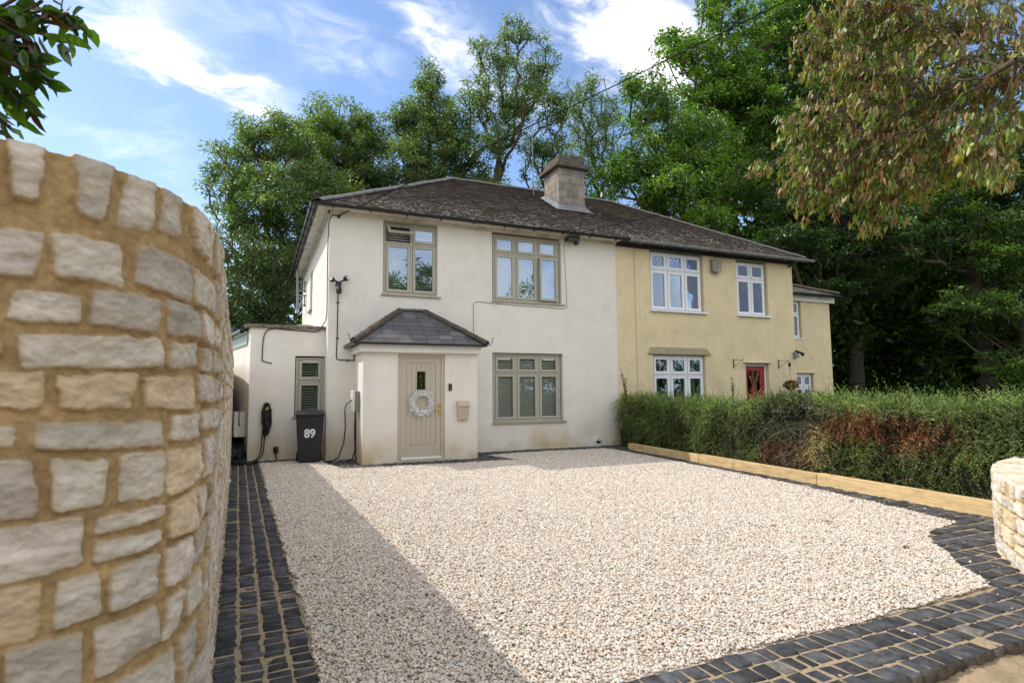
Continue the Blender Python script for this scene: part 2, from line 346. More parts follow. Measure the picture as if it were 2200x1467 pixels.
rs = random.Random(5)
SETT = []
def row(y, w, xl, xr, lx=(.07, .125), ax='x'):
    x = xl
    while x < xr-.04:
        l = rs.uniform(*lx)
        if x+l > xr-.03: l = xr-x
        SETT.append((x+l/2, y, l/2-.0065, w/2-.0085, 0, ax)); x += l
def xr_at(poly, y):
    xs = [a[0]+(y-a[1])/(b[1]-a[1])*(b[0]-a[0]) for a, b in zip(poly, poly[1:]) if (a[1]-y)*(b[1]-y) <= 0 and a[1] != b[1]]
    return max(xs) if xs else None
E_IN = GRAVEL[4:14]+[(7.97, -.62)]
T_LINE = [(9.2, -9.35), (7.5, -9.3), (7.53, -9.07), (8.30, -1.1), (8.8, -.6)]
W_LINE = [(4.9, -11.1), (5.02, -10.84), (5.3, -10.52), (5.5, -10.35), (5.73, -10.15), (6.05, -9.9), (6.6, -9.62), (7.3, -9.38), (7.9, -9.25)]
for k in range(4): row(-10.525-.142*k, .142, -.6, 5.1+.5*(3-k) if k < 3 else 4.98)
y = -10.385
while y < -.62:
    xl = xr_at(E_IN, y); xr = (xr_at(W_LINE, y) if y < -9.35 else xr_at(T_LINE, y))
    if xl and xr: row(y, .142, xl-.02, xr+.03, (.1, .17))
    y += .142
for k in range(4): row(-.07-.142*k, .142, 1.3 if False else 4.42, 8.9)
for k in range(5): row(-1.17-.142*k, .142, 1.25+.05*k, 4.95)
for k in range(4): row(-.66-.118*k, .118, 4.42, 4.86)
for k in range(7): row(-.07-.142*k, .142, 1.3, 1.95)
# four rows running along the foot of the stone wall
yy = -10.95
for c in range(4):
    y = -10.45
    while y < .75:
        l = rs.uniform(.075, .11); ye = .08-.0265*y; w = .128
        SETT.append((ye-w*(c+.5)+rs.uniform(-.004, .004), y+l/2, w/2-.0095, l/2-.0065, .0265, 'y')); y += l
def setts():
    n = len(SETT); g = np.random.default_rng(3)
    A = np.array([s[:5] for s in SETT]); cx, cy, hx, hy, an = A.T
    sg = np.array([(-1, -1), (1, -1), (1, 1), (-1, 1)], float)
    V = np.zeros((n, 16, 3)); col = np.zeros((n, 16, 3))
    jit = g.uniform(-.0085, .0085, (n, 4, 2))
    zt = .014+g.normal(0, .0032, (n, 1)); tilt = g.normal(0, .0018, (n, 4))
    for lev, (ins, z) in enumerate([(-.001, -.05), (0, .002), (.004, .0115), (.013, .0145)]):
        lx = sg[None, :, 0]*(hx[:, None]-ins)+jit[:, :, 0]; ly = sg[None, :, 1]*(hy[:, None]-ins)+jit[:, :, 1]
        V[:, lev*4:lev*4+4, 0] = cx[:, None]+lx-ly*an[:, None]*-1*0; V[:, lev*4:lev*4+4, 1] = cy[:, None]+ly
        V[:, lev*4:lev*4+4, 2] = z+(zt-.014 if lev > 1 else 0)+(tilt if lev > 1 else 0)
    base = np.array([.050, .053, .059])*g.uniform(.55, 1.6, (n, 1))*(1+g.normal(0, .02, (n, 3)))
    base[g.random(n) < .012] = (.15, .145, .13)
    # sandy rim low on the sides
    col[:] = base[:, None, :]; col[:, :8] = base[:, None, :]*.5+np.array([.17, .13, .085])*.5
    F = []
    for lev in range(3):
        for k in range(4):
            a = lev*4+k; b = lev*4+(k+1) % 4; F.append((a, b, b+4, a+4))
    F.append((12, 13, 14, 15)); F = np.array(F)
    FF = (F[None]+(np.arange(n)*16)[:, None, None]).reshape(-1, 4)
    struct(link('paving_setts', np_mesh('paving_setts', V.reshape(-1, 3), FF, col.reshape(-1, 3)), m_sett))
setts()

def in_poly(px, py, poly):
    c = np.zeros(len(px), bool)
    for (x0, y0), (x1, y1) in zip(poly, poly[1:]+poly[:1]):
        k = ((y0 > py) != (y1 > py)); t = (x1-x0)*(py-y0)/((y1-y0) if y1 != y0 else 1e-9)+x0
        c ^= k & (px < t)
    return c
def gravel():
    g = np.random.default_rng(8); P = []
    n = 560000; x = g.uniform(0, 8.1, n); y = g.uniform(-10.55, .15, n)
    # looser packing with distance, where single stones fall under a pixel
    d = np.hypot(x, y+13); keep = g.random(n) < np.clip(1.15-.055*d, .42, 1)
    x, y, d = x[keep], y[keep], d[keep]
    wob = fbm(x*6, y*6, 2, 4)*.07
    k = in_poly(x+wob, y+wob, GRAVEL); x, y, d = x[k], y[k], d[k]
    # a few strays kicked onto the setts
    sx = g.uniform(.1, 7.6, 500); sy = g.uniform(-10.9, -.6, 500); kk = ~in_poly(sx, sy, GRAVEL) & (g.random(500) < .5)
    x = np.r_[x, sx[kk]]; y = np.r_[y, sy[kk]]; n = len(x); stray = np.arange(n) >= n-kk.sum()
    s = g.uniform(.0050, .0108, n)*np.clip(np.hypot(x, y+13)*.045+.86, .9, 1.3)
    rut = -.010*np.exp(-((x-2.3-.04*y)/.22)**2)-.010*np.exp(-((x-3.8-.04*y)/.22)**2)-.008*np.exp(-((x-5.3+.1*y+.6)/.25)**2)
    z = np.maximum(.016+rut+fbm(x*1.1, y*1.1, 3, 2)*.024, .009)+g.uniform(0, .012, n); z[stray] = .022
    pal = np.array([(.75, .64, .53), (.82, .76, .67), (.68, .55, .44), (.56, .51, .47), (.78, .70, .63), (.62, .46, .33), (.43, .40, .38), (.85, .80, .74)])
    pr = [.2, .22, .14, .1, .17, .07, .04, .06]
    col = pal[g.choice(8, n, p=[.23, .24, .15, .06, .19, .05, .02, .06])]*g.uniform(.80, 1.07, (n, 1))*np.array([.84, .85, .855])
    me = bpy.data.meshes.new('gravel_stones'); me.vertices.add(n); me.vertices.foreach_set('co', np.stack([x, y, z], 1).astype(np.float32).ravel())
    a = me.attributes.new('col', 'FLOAT_COLOR', 'POINT'); a.data.foreach_set('color', np.c_[col, np.ones(n)].astype(np.float32).ravel())
    a = me.attributes.new('sc', 'FLOAT_VECTOR', 'POINT'); a.data.foreach_set('vector', (s[:, None]*np.stack([g.uniform(.9, 1.5, n), g.uniform(.75, 1.05, n), g.uniform(.5, .8, n)], 1)).astype(np.float32).ravel())
    a = me.attributes.new('rt', 'FLOAT_VECTOR', 'POINT'); a.data.foreach_set('vector', np.stack([g.uniform(-.6, .6, n), g.uniform(-.6, .6, n), g.uniform(0, 6.3, n)], 1).astype(np.float32).ravel())
    o = link('gravel', me, m_pebble); o['kind'] = 'stuff'; o['label'] = 'pale cream and pink gravel covering the drive'
    t = bpy.data.node_groups.new('scatter', 'GeometryNodeTree')
    t.interface.new_socket('Geometry', in_out='INPUT', socket_type='NodeSocketGeometry'); t.interface.new_socket('Geometry', in_out='OUTPUT', socket_type='NodeSocketGeometry')
    gi = N(t, 'NodeGroupInput'); go = N(t, 'NodeGroupOutput')
    ico = N(t, 'GeometryNodeMeshIcoSphere', i={'Radius': 1.0, 'Subdivisions': 2})
    pos = N(t, 'GeometryNodeInputPosition'); nz = N(t, 'ShaderNodeTexNoise', i={'Scale': .9, 'Detail': 1}); LK(t, pos.outputs[0], nz.inputs['Vector'])
    sub = N(t, 'ShaderNodeVectorMath', operation='SUBTRACT'); LK(t, nz.outputs['Color'], sub.inputs[0]); sub.inputs[1].default_value = (.5, .5, .5)
    scl = N(t, 'ShaderNodeVectorMath', operation='SCALE'); LK(t, sub.outputs[0], scl.inputs[0]); scl.inputs['Scale'].default_value = 1.5
    sp = N(t, 'GeometryNodeSetPosition'); LK(t, ico.outputs[0], sp.inputs['Geometry']); LK(t, scl.outputs[0], sp.inputs['Offset'])
    sm = N(t, 'GeometryNodeSetShadeSmooth'); LK(t, sp.outputs[0], sm.inputs[0])
    mt = N(t, 'GeometryNodeSetMaterial'); mt.inputs['Material'].default_value = m_pebble; LK(t, sm.outputs[0], mt.inputs[0])
    m2p = N(t, 'GeometryNodeMeshToPoints'); LK(t, gi.outputs[0], m2p.inputs[0])
    iop = N(t, 'GeometryNodeInstanceOnPoints'); LK(t, m2p.outputs[0], iop.inputs['Points']); LK(t, mt.outputs[0], iop.inputs['Instance'])
    na = N(t, 'GeometryNodeInputNamedAttribute', data_type='FLOAT_VECTOR'); na.inputs[0].default_value = 'sc'
    nb = N(t, 'GeometryNodeInputNamedAttribute', data_type='FLOAT_VECTOR'); nb.inputs[0].default_value = 'rt'
    LK(t, na.outputs[0], iop.inputs['Scale']); LK(t, nb.outputs[0], iop.inputs['Rotation']); LK(t, iop.outputs[0], go.inputs[0])
    md = o.modifiers.new('scatter', 'NODES'); md.node_group = t
    print('pebbles', n)
gravel()

# ------------------------------------------------------------------ rubble stone walls
def smooth_path(pts, step):
    P = [np.array(p, float) for p in pts]; P = [2*P[0]-P[1]]+P+[2*P[-1]-P[-2]]; out = []
    for i in range(1, len(P)-2):
        p0, p1, p2, p3 = P[i-1:i+3]; n = max(2, int(np.linalg.norm(p2-p1)/step))
        for k in range(n):
            t = k/n; out.append(.5*((2*p1)+(-p0+p2)*t+(2*p0-5*p1+4*p2-p3)*t*t+(-p0+3*p1-3*p2+p3)*t**3))
    out.append(P[-2]); return np.array(out)
def stone_wall(name, path, H, T, du, dv, seed, stone, mortar, rows, protr=.016, lens=(.12, .36), sold=.15, soldw=(.075, .125), gap=.028):
    g = np.random.default_rng(seed); rr = random.Random(seed)
    D = smooth_path(path, .01); L = np.r_[0, np.cumsum(np.linalg.norm(np.diff(D, axis=0), axis=1))]
    us = [0.]
    while us[-1] < L[-1]: us.append(us[-1]+du(us[-1]))
    us = np.array(us[:-1]); px = np.interp(us, L, D[:, 0]); py = np.interp(us, L, D[:, 1])
    tx = np.gradient(px, us); ty = np.gradient(py, us)
    k = np.ones(9)/9; tx = np.convolve(np.pad(tx, 4, 'edge'), k, 'valid'); ty = np.convolve(np.pad(ty, 4, 'edge'), k, 'valid')
    ln = np.hypot(tx, ty); nx, ny = -ty/ln, tx/ln        # outward = left of travel
    vs = np.r_[np.arange(-.06, H, dv), np.arange(H, H+T, dv*2)]
    U, Vv = np.meshgrid(us, vs)
    hgt = -.004+fbm(U*22, Vv*22, 5, seed, .65)*.018+fbm(U*5, Vv*5, 2, seed+3)*.01
    mk = np.zeros_like(U); tint = np.ones(U.shape+(3,))
    mort = np.array(mortar)[None, None]*(1+fbm(U*7, Vv*7, 4, seed+5)[..., None]*.5)*(1+fbm(U*70, Vv*70, 3, seed+6)[..., None]*.6)
    col = mort.copy()
    warp = fbm(U*1.1, Vv*1.1, 2, seed+8)*.06
    rects = []
    # rows of rubble
    v = -.1; ri = 0
    while v < H-sold-.03:
        h = rr.choice(rows)
        if v+h > H-sold-gap-.02: h = H-sold-gap-v
        if h < .035: break
        u_ = -rr.random()*.3
        while u_ < us[-1]:
            l = rr.uniform(*lens)*(1.15 if h < .09 else .95)
            if h > .1 and rr.random() < .22: l = h*rr.uniform(.8, 1.1)
            if h > .12 and rr.random() < .16 and l > .2:        # two thin ones in place of a tall one
                rects.append((u_, u_+l, v, v+h*.45, 1)); rects.append((u_, u_+l*rr.uniform(.8, 1), v+h*.45+gap, v+h, 1))
            else: rects.append((u_, u_+l, v+rr.uniform(-.008, .008), v+h+rr.uniform(-.01, .008), 1))
            u_ += l+gap*rr.uniform(.7, 1.7)
        v += h+gap; ri += 1
    u_ = -.05
    while u_ < us[-1]:                                   # upright coping stones
        l = rr.uniform(*soldw); rects.append((u_, u_+l, H-sold+rr.uniform(-.02, .015), H+T-.02, 2)); u_ += l+rr.uniform(.025, .065)
    for (a, b, c, d, kind) in rects:
        i0, i1 = np.searchsorted(us, [a-.03, b+.03]); m = .09; j0, j1 = np.searchsorted(vs, [c-m, d+m])
        if i1-i0 < 1 or j1-j0 < 1: continue
        u = U[j0:j1, i0:i1]; w = Vv[j0:j1, i0:i1]+(warp[j0:j1, i0:i1] if kind == 1 else 0)
        cu, cw = (a+b)/2, (c+d)/2; t = g.uniform(-.16, .16, 4)
        n1 = fbm(u*22, w*22, 5, int(g.integers(1000)), .65)*.022
        e = [u-a+t[0]*(w-cw)+n1, b-u+t[1]*(w-cw)-n1*.8, w-c+t[2]*.6*(u-cu)+n1*.8, d-w+t[3]*.6*(u-cu)-n1]
        K = 170.; sd = -np.log(sum(np.exp(-K*np.clip(q, -.2, .5)) for q in e))/K
        s = np.clip(sd/.0045, 0, 1); s = s*s*(3-2*s)
        pr_ = protr*g.uniform(.5, 1.35); tl = g.uniform(-.06, .06, 2)
        body = pr_+tl[0]*(u-cu)+tl[1]*(w-cw)+fbm(u*9+7, w*16, 6, int(g.integers(999)), .68)*.036+np.clip(sd, 0, .02)*.04
        hg = hgt[j0:j1, i0:i1]; hgt[j0:j1, i0:i1] = hg*(1-s)+body*s
        tn = np.array(stone)*g.uniform(.74, 1.14)*(1+g.normal(0, .007, 3))
        if g.random() < .18: tn = tn*np.array([1.0, .88, .7])
        tex = 1+fbm(u*9, w*22, 6, int(g.integers(999)), .65)[..., None]*.62
        rim = np.clip((sd-.004)/.02, 0, 1)[..., None]; cc = (tn[None, None]*tex)*(.62+.38*rim)+np.array(mortar)*.38*(1-rim)
        s2 = (np.clip((sd-.001)/.004, 0, 1))[..., None]
        col[j0:j1, i0:i1] = col[j0:j1, i0:i1]*(1-s2)+cc*s2
    # profile: up the face, over the top
    top = np.clip(vs-H, 0, None); zz = np.minimum(vs, H)
    up = np.clip((vs-(H-.02))/.04, 0, 1)                  # turns the push-out from sideways to upwards
    rnd = np.where(vs > H, 0, 0)
    off = -top
    X = px[None]+nx[None]*(off[:, None]+hgt*(1-up[:, None])); Y = py[None]+ny[None]*(off[:, None]+hgt*(1-up[:, None])); Z = zz[:, None]+hgt*up[:, None]*.7+np.zeros_like(X)
    Z += np.clip(vs-(H-sold), 0, sold)[:, None]/sold*fbm(us*1.4, us*0, 2, seed+2)[None]*.035
    # back face
    bx = px-nx*(T); by = py-ny*(T)
    V = np.concatenate([np.stack([X, Y, Z], -1), np.stack([bx, by, np.full_like(bx, -.1)], -1)[None]], 0)
    C = np.concatenate([col, np.tile(np.array(mortar), (1, len(us), 1))], 0)
    nv, nu = V.shape[:2]; I = np.arange(nv*nu).reshape(nv, nu)
    F = np.stack([I[:-1, :-1], I[1:, :-1], I[1:, 1:], I[:-1, 1:]], -1).reshape(-1, 4)
    me = np_mesh(name, V.reshape(-1, 3), F, np.clip(C, .02, .9).reshape(-1, 3), smooth=True)
    # end caps
    b = bmesh.new(); b.from_mesh(me); b.verts.ensure_lookup_table()
    for e in (0, nu-1):
        try: b.faces.new([b.verts[int(q)] for q in I[:, e]])
        except Exception: pass
    b.to_mesh(me); b.free()
    print(name, nv*nu); return link(name, me, m_mortar_stone)
LW = [(-.95, 5.0), (-.62, 2.2), (-.47, .3), (-.40, -2), (-.31, -5), (-.235, -8.0), (-.185, -9.5), (-.165, -10.2), (-.17, -10.5), (-.215, -10.78), (-.30, -10.95), (-.42, -11.07), (-.62, -11.17), (-.95, -11.30), (-1.5, -11.5), (-2.6, -11.8)]
o = stone_wall('stone_wall', LW, 2.11, .30, lambda u: .013 if u < 12.4 else .0046, .0052, 21, (.56, .515, .45), (.38, .265, .135), [.085, .105, .13, .15], lens=(.15, .34), gap=.02, sold=.16, soldw=(.085, .14), protr=.008)
tag(o, 'tall curved cream rubble stone wall with ochre mortar on the left of the drive', 'wall')
o = stone_wall('stone_wall', [(4.2, -12.6), (4.6, -11.7), (4.78, -11.2), (5.02, -10.84), (5.3, -10.52), (5.73, -10.15), (6.05, -9.92), (6.6, -9.64), (7.3, -9.38), (8.0, -9.25), (9.5, -9.2)], .68, .30, lambda u: .008, .008, 77, (.70, .66, .58), (.50, .38, .23), [.11, .13, .15], protr=.014, lens=(.16, .36), sold=.11, soldw=(.05, .10), gap=.016)
tag(o, 'low curved pale stone wall beside the setts at the right edge', 'wall')

# ------------------------------------------------------------------ houses
WH = thing('white_house', 'cream rendered half of the pair of houses with grey-green windows and slated porch', 'house', (1.37, 0, 0))
YH = thing('yellow_house', 'yellow rendered half of the pair of houses with white windows and red door', 'house', (8.8, 0, 0))
def child(o, P):          # world-space mesh under a moved empty
    o.matrix_parent_inverse = P.matrix_basis.inverted() if P.type == 'EMPTY' else Matrix()
    return o
def put(mb, name, m, P, **k):
    o = mb.obj(name, m, P, **k)
    if P is not None and P.parent is None and P.type == 'EMPTY': o.matrix_parent_inverse = Matrix.Translation(P.location).inverted()
    return o
def wall_grid(mb, x0, x1, z0, z1, y, t, holes):
    xs = sorted({x0, x1, *[h[0] for h in holes], *[h[1] for h in holes]}); zs = sorted({z0, z1, *[h[2] for h in holes], *[h[3] for h in holes]})
    isin = lambda a, b: any(h[0] < a < h[1] and h[2] < b < h[3] for h in holes)
    for i in range(len(xs)-1):
        for j in range(len(zs)-1):
            if isin((xs[i]+xs[i+1])/2, (zs[j]+zs[j+1])/2): continue
            a, b, c, d = xs[i], xs[i+1], zs[j], zs[j+1]
            mb.add([(a, y, c), (b, y, c), (b, y, d), (a, y, d)], [(0, 1, 2, 3)]); mb.add([(a, y+t, c), (a, y+t, d), (b, y+t, d), (b, y+t, c)], [(0, 1, 2, 3)])
    for a, b, c, d in list(holes)+[(x0, x1, z0, z1)]:
        mb.add([(a, y, c), (a, y+t, c), (a, y+t, d), (a, y, d)], [(0, 1, 2, 3)]); mb.add([(b, y, c), (b, y, d), (b, y+t, d), (b, y+t, c)], [(0, 1, 2, 3)])
        mb.add([(a, y, d), (a, y+t, d), (b, y+t, d), (b, y, d)], [(0, 1, 2, 3)]); mb.add([(a, y, c), (b, y, c), (b, y+t, c), (a, y+t, c)], [(0, 1, 2, 3)])

# walls
wmb = MB()
H1 = [(2.54, 3.82, 3.64, 5.40), (5.20, 7.13, 3.63, 5.38), (5.20, 7.13, .68, 2.38)]
wall_grid(wmb, 1.37, 8.80, -.1, 5.55, 0, .28, H1)
def side_grid(mb, X, y0, y1, z0, z1, t, holes):    # left flank in the plane x = X
    k = len(mb.v); wall_grid(mb, y0, y1, z0, z1, 0, t, holes); mb.v[k:] = [(X+p[1], p[0], p[2]) for p in mb.v[k:]]
side_grid(wmb, 1.373, .285, 7.9, -.1, 5.55, .28, [(4.2, 4.95, 3.8, 4.95)])
wmb.box(1.373, 8.80, 7.9, 8.15, -.1, 5.55)
# annexe: front wall and skewed flank
wall_grid(wmb, -.15, 1.37, -.1, 2.86, .46, .25, [(.75, 1.368, .92, 2.25)])
def skew(s, off=0, z=0): a = R_(10); return (-.15-math.sin(a)*s+math.cos(a)*off, .463+math.cos(a)*s+math.sin(a)*off, z)
wmb.hexa([skew(0, 0, -.1), skew(0, .2, -.1), skew(6, .2, -.1), skew(6, 0, -.1)], [skew(0, 0, 2.86), skew(0, .2, 2.86), skew(6, .2, 2.7), skew(6, 0, 2.7)])
wo = put(wmb, 'wall', m_render, WH)
b = MB()      # dark floors and partition that close the rooms
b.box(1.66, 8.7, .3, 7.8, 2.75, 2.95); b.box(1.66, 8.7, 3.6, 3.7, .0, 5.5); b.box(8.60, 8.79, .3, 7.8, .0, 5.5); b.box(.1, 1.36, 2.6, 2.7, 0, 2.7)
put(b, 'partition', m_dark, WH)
b = MB(); b.hexa([(-.25, .40, 2.84), (1.366, .40, 2.84), (1.366, .72, 2.84), (-.27, .72, 2.84)], [(-.27, .39, 2.91), (1.366, .39, 2.91), (1.366, .73, 2.91), (-.29, .73, 2.91)])
put(b, 'coping', m_coping, WH, bevel=.012)
b = MB(); b.hexa([(-.12, .73, 2.72), (1.36, .73, 2.72), (1.36, 6.2, 2.72), (-1.1, 6.2, 2.72)], [(-.12, .73, 2.82), (1.36, .73, 2.82), (1.36, 6.2, 2.86), (-1.1, 6.2, 2.86)]); put(b, 'flat_roof', m_slate_plain if 'm_slate_plain' in globals() else m_lead, WH)
b = MB(); b.lathe((.98, 1.25, 2.82), [(.30, 0), (.30, .10), (.27, .15), (.18, .19), (.02, .20)], 20); put(b, 'roof_light', m_gpl, WH, smooth=False)
b = MB(); b.tube([skew(.42, -.1, 2.80), skew(3, -.1, 2.83), skew(6, -.1, 2.86)], .06, 10); b.box(-.36, -.20, .74, .9, 2.78, 2.90); put(b, 'annexe_gutter', m_gutter, WH)
b = MB(); b.hexa([skew(.3, -.03, 2.5), skew(.3, -.005, 2.5), skew(6, -.005, 2.55), skew(6, -.03, 2.55)], [skew(.3, -.03, 2.76), skew(.3, -.005, 2.76), skew(6, -.005, 2.8), skew(6, -.03, 2.8)]); put(b, 'annexe_fascia', m_green, WH)
# yellow
ymb = MB()
H2 = [(9.93, 11.84, 3.62, 5.36), (13.10, 14.36, 3.60, 5.34), (9.95, 11.80, .66, 2.42), (13.32, 14.26, 0, 2.22)]
wall_grid(ymb, 8.803, 15.43, -.1, 5.55, .003, .28, H2)
ymb.box(15.15, 15.43, .285, 7.9, -.1, 5.55); ymb.box(8.803, 15.43, 7.9, 8.15, -.1, 5.55)
wall_grid(ymb, 15.43, 18.62, -.1, 4.62, 1.2, .25, [(16.35, 17.2, 3.15, 4.48), (16.55, 17.66, .75, 1.97)])
ymb.box(18.37, 18.62, 1.452, 6, -.1, 4.62); ymb.box(15.43, 18.62, 6, 6.2, -.1, 4.62)
put(ymb, 'wall', m_yellow, YH)
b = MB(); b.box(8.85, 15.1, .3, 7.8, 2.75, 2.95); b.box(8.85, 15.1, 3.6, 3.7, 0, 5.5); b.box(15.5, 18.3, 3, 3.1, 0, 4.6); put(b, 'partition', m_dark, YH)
b = MB(); b.hexa([(9.78, -.035, 2.43), (11.99, -.035, 2.43), (11.99, .0, 2.43), (9.78, .0, 2.43)], [(9.88, -.035, 2.62), (11.82, -.035, 2.62), (11.82, .0, 2.62), (9.88, .0, 2.62)])
b.hexa([(9.78, -.05, 2.43), (11.99, -.05, 2.43), (11.99, -.035, 2.43), (9.78, -.035, 2.43)], [(9.79, -.05, 2.46), (11.98, -.05, 2.46), (11.98, -.035, 2.46), (9.79, -.035, 2.46)]); put(b, 'lintel', m_ylint if 'm_ylint' in globals() else m_alarm, YH)
for bx_ in ((13.22, 14.33, -.06, .0, 2.225, 2.25), (16.5, 17.75, 1.15, 1.2, 1.975, 2.0)): b = MB(); b.box(*bx_); put(b, 'drip_ledge', m_yellow, YH)

# roof slopes: individual tiles on a sloping slab
def tiles(mb, e0, e1, t0, t1, tw, gauge, th, seed, pal, lich=0., tops=None, lift=.012):
    """slope with eaves edge e0-e1 and top edge t0-t1 (parallel); tiles laid in half-bonded rows"""
    g = random.Random(seed); e0, e1, t0, t1 = map(Vector, (e0, e1, t0, t1)); ax = (e1-e0).normalized()
    upv = (t0-e0)-ax*(t0-e0).dot(ax); Ls = upv.length; up = upv/Ls; nrm = ax.cross(up).normalized()
    if nrm.z < 0: nrm = -nrm
    W = (e1-e0).length; a0 = (t0-e0).dot(ax); a1 = (t1-e0).dot(ax); n = int(math.ceil(Ls/gauge))
    for i in range(n):
        s0 = i*Ls/n; s1 = (i+1)*Ls/n+gauge*.18; s1c = min(s1, Ls)
        lo = lambda s: a0*s/Ls; hi = lambda s: W+(a1-W)*s/Ls
        x = lo(s0)-tw*(.5 if i % 2 else 0)
        while x < hi(s0):
            xa, xb = x+(.0025 if tw < .25 else .0045), x+tw-(.0025 if tw < .25 else .0045); x += tw
            q = []
            for s, side in ((s0, 0), (s0, 1), (s1c, 1), (s1c, 0)):
                xx = xa if side == 0 else xb; q.append(min(max(xx, lo(s)), hi(s)))
            if q[1]-q[0] < .004 and q[2]-q[3] < .004: continue
            j0, j1 = g.uniform(0, lift*.6), g.uniform(0, lift*.6); dz = g.uniform(-.006, .006) if lift > .01 else g.uniform(-.002, .002)
            P = [e0+ax*q[0]+up*(s0+dz)+nrm*(th+lift+j0), e0+ax*q[1]+up*(s0+dz)+nrm*(th+lift+j1), e0+ax*q[2]+up*s1c+nrm*th*.9, e0+ax*q[3]+up*s1c+nrm*th*.9]
            B = [e0+ax*q[0]+up*(s0+dz)+nrm*(lift*.2), e0+ax*q[1]+up*(s0+dz)+nrm*(lift*.2), e0+ax*q[2]+up*s1c-nrm*.002, e0+ax*q[3]+up*s1c-nrm*.002]
            c = g.choice(pal); k = g.uniform(.75, 1.25); mb.hexa(B, P, tuple(v*k for v in c))
    return nrm
def roofmat(name):
    """old plain tiles: brown moss and pale lichen flecks that belong to the surface"""
    m = mat(name, (1, 1, 1), .95, (34, .5, 8), (60, 1.0, .012), attr='col', spec=.1)
    nt = m.node_tree; b = nt.nodes['Principled BSDF']; src = b.inputs['Base Color'].links[0].from_socket
    tc = N(nt, 'ShaderNodeTexCoord'); mp = N(nt, 'ShaderNodeMapping'); mp.inputs['Scale'].default_value = (9, 16, 16); LK(nt, tc.outputs['Object'], mp.inputs[0])
    n = N(nt, 'ShaderNodeTexNoise', i={'Scale': 1.0, 'Detail': 5, 'Roughness': .7}); LK(nt, mp.outputs[0], n.inputs[0])
    big = N(nt, 'ShaderNodeTexNoise', i={'Scale': .9, 'Detail': 4}); LK(nt, tc.outputs['Object'], big.inputs[0])
    sx = N(nt, 'ShaderNodeSeparateXYZ'); LK(nt, tc.outputs['Object'], sx.inputs[0])
    hz = N(nt, 'ShaderNodeMapRange', i={1: 5.4, 2: 7.6, 3: .035, 4: -.075}); LK(nt, sx.outputs[2], hz.inputs[0])
    ad = N(nt, 'ShaderNodeMath', operation='ADD'); LK(nt, n.outputs[0], ad.inputs[0]); LK(nt, hz.outputs[0], ad.inputs[1])
    a2 = N(nt, 'ShaderNodeMath', operation='MULTIPLY_ADD', i={1: .22, 2: -.11}); LK(nt, big.outputs[0], a2.inputs[0])
    a3 = N(nt, 'ShaderNodeMath', operation='ADD'); LK(nt, ad.outputs[0], a3.inputs[0]); LK(nt, a2.outputs[0], a3.inputs[1])
    mr = N(nt, 'ShaderNodeMapRange', i={1: .565, 2: .625, 3: 0, 4: .9}); LK(nt, a3.outputs[0], mr.inputs[0])
    x = N(nt, 'ShaderNodeMixRGB'); LK(nt, mr.outputs[0], x.inputs[0]); LK(nt, src, x.inputs[1]); x.inputs[2].default_value = (.40, .38, .35, 1)
    ms = N(nt, 'ShaderNodeTexNoise', i={'Scale': 1.7, 'Detail': 6, 'Roughness': .65}); LK(nt, tc.outputs['Object'], ms.inputs[0])
    mr2 = N(nt, 'ShaderNodeMapRange', i={1: .55, 2: .68, 3: 0, 4: .35}); LK(nt, ms.outputs[0], mr2.inputs[0])
    y = N(nt, 'ShaderNodeMixRGB'); LK(nt, mr2.outputs[0], y.inputs[0]); LK(nt, x.outputs[0], y.inputs[1]); y.inputs[2].default_value = (.085, .062, .03, 1)
    LK(nt, y.outputs[0], b.inputs['Base Color']); return m
m_oldtile = roofmat('old_tile')
PAL = [(.060, .050, .044), (.082, .066, .056), (.046, .040, .036), (.070, .052, .040)]
EZ, RZ = 5.50, 8.13
rb = MB()
rb.hexa([(1.05, -.3, EZ-.06), (8.8, -.3, EZ-.06), (8.8, 8.48, EZ-.06), (1.05, 8.48, EZ-.06)], [(1.05, -.3, EZ), (8.8, -.3, EZ), (8.8, 8.48, EZ), (1.05, 8.48, EZ)], (.1, .1, .1))
# prism body under the tiles (nothing coincides with them: tiles float a few mm above)
A, Bq, Cq, Dq, E1, E2 = (1.05, -.3, EZ+.004), (8.8, -.3, EZ+.004), (8.8, 8.48, EZ+.004), (1.05, 8.48, EZ+.004), (5.44, 4.09, RZ), (8.8, 4.09, RZ)
rb.add([A, Bq, Cq, Dq, E1, E2], [(0, 1, 5, 4), (1, 2, 5), (2, 3, 4, 5), (3, 0, 4)], (.05, .045, .04))
tiles(rb, (1.05, -.33, EZ-.015), (8.797, -.33, EZ-.015), (5.47, 4.09, RZ), (8.797, 4.09, RZ), .168, .105, .012, 1, PAL)
tiles(rb, (1.02, 8.48, EZ-.015), (1.02, -.3, EZ-.015), (5.44, 4.10, RZ), (5.44, 4.09, RZ), .25, .2, .012, 2, PAL)
roof = put(rb, 'roof', m_oldtile, WH)
yb = MB()
yb.add([(8.803, -.3, EZ+.004), (15.75, -.3, EZ+.004), (15.75, 8.48, EZ+.004), (8.803, 8.48, EZ+.004), (8.803, 4.09, RZ), (11.36, 4.09, RZ)], [(0, 1, 5, 4), (1, 2, 5), (2, 3, 4, 5), (0, 4, 3), (3, 2, 1, 0)], (.05, .045, .04))
tiles(yb, (8.803, -.33, EZ-.015), (15.75, -.33, EZ-.015), (8.803, 4.09, RZ), (11.33, 4.09, RZ), .168, .105, .012, 3, PAL)
yroof = put(yb, 'roof', m_oldtile, YH)
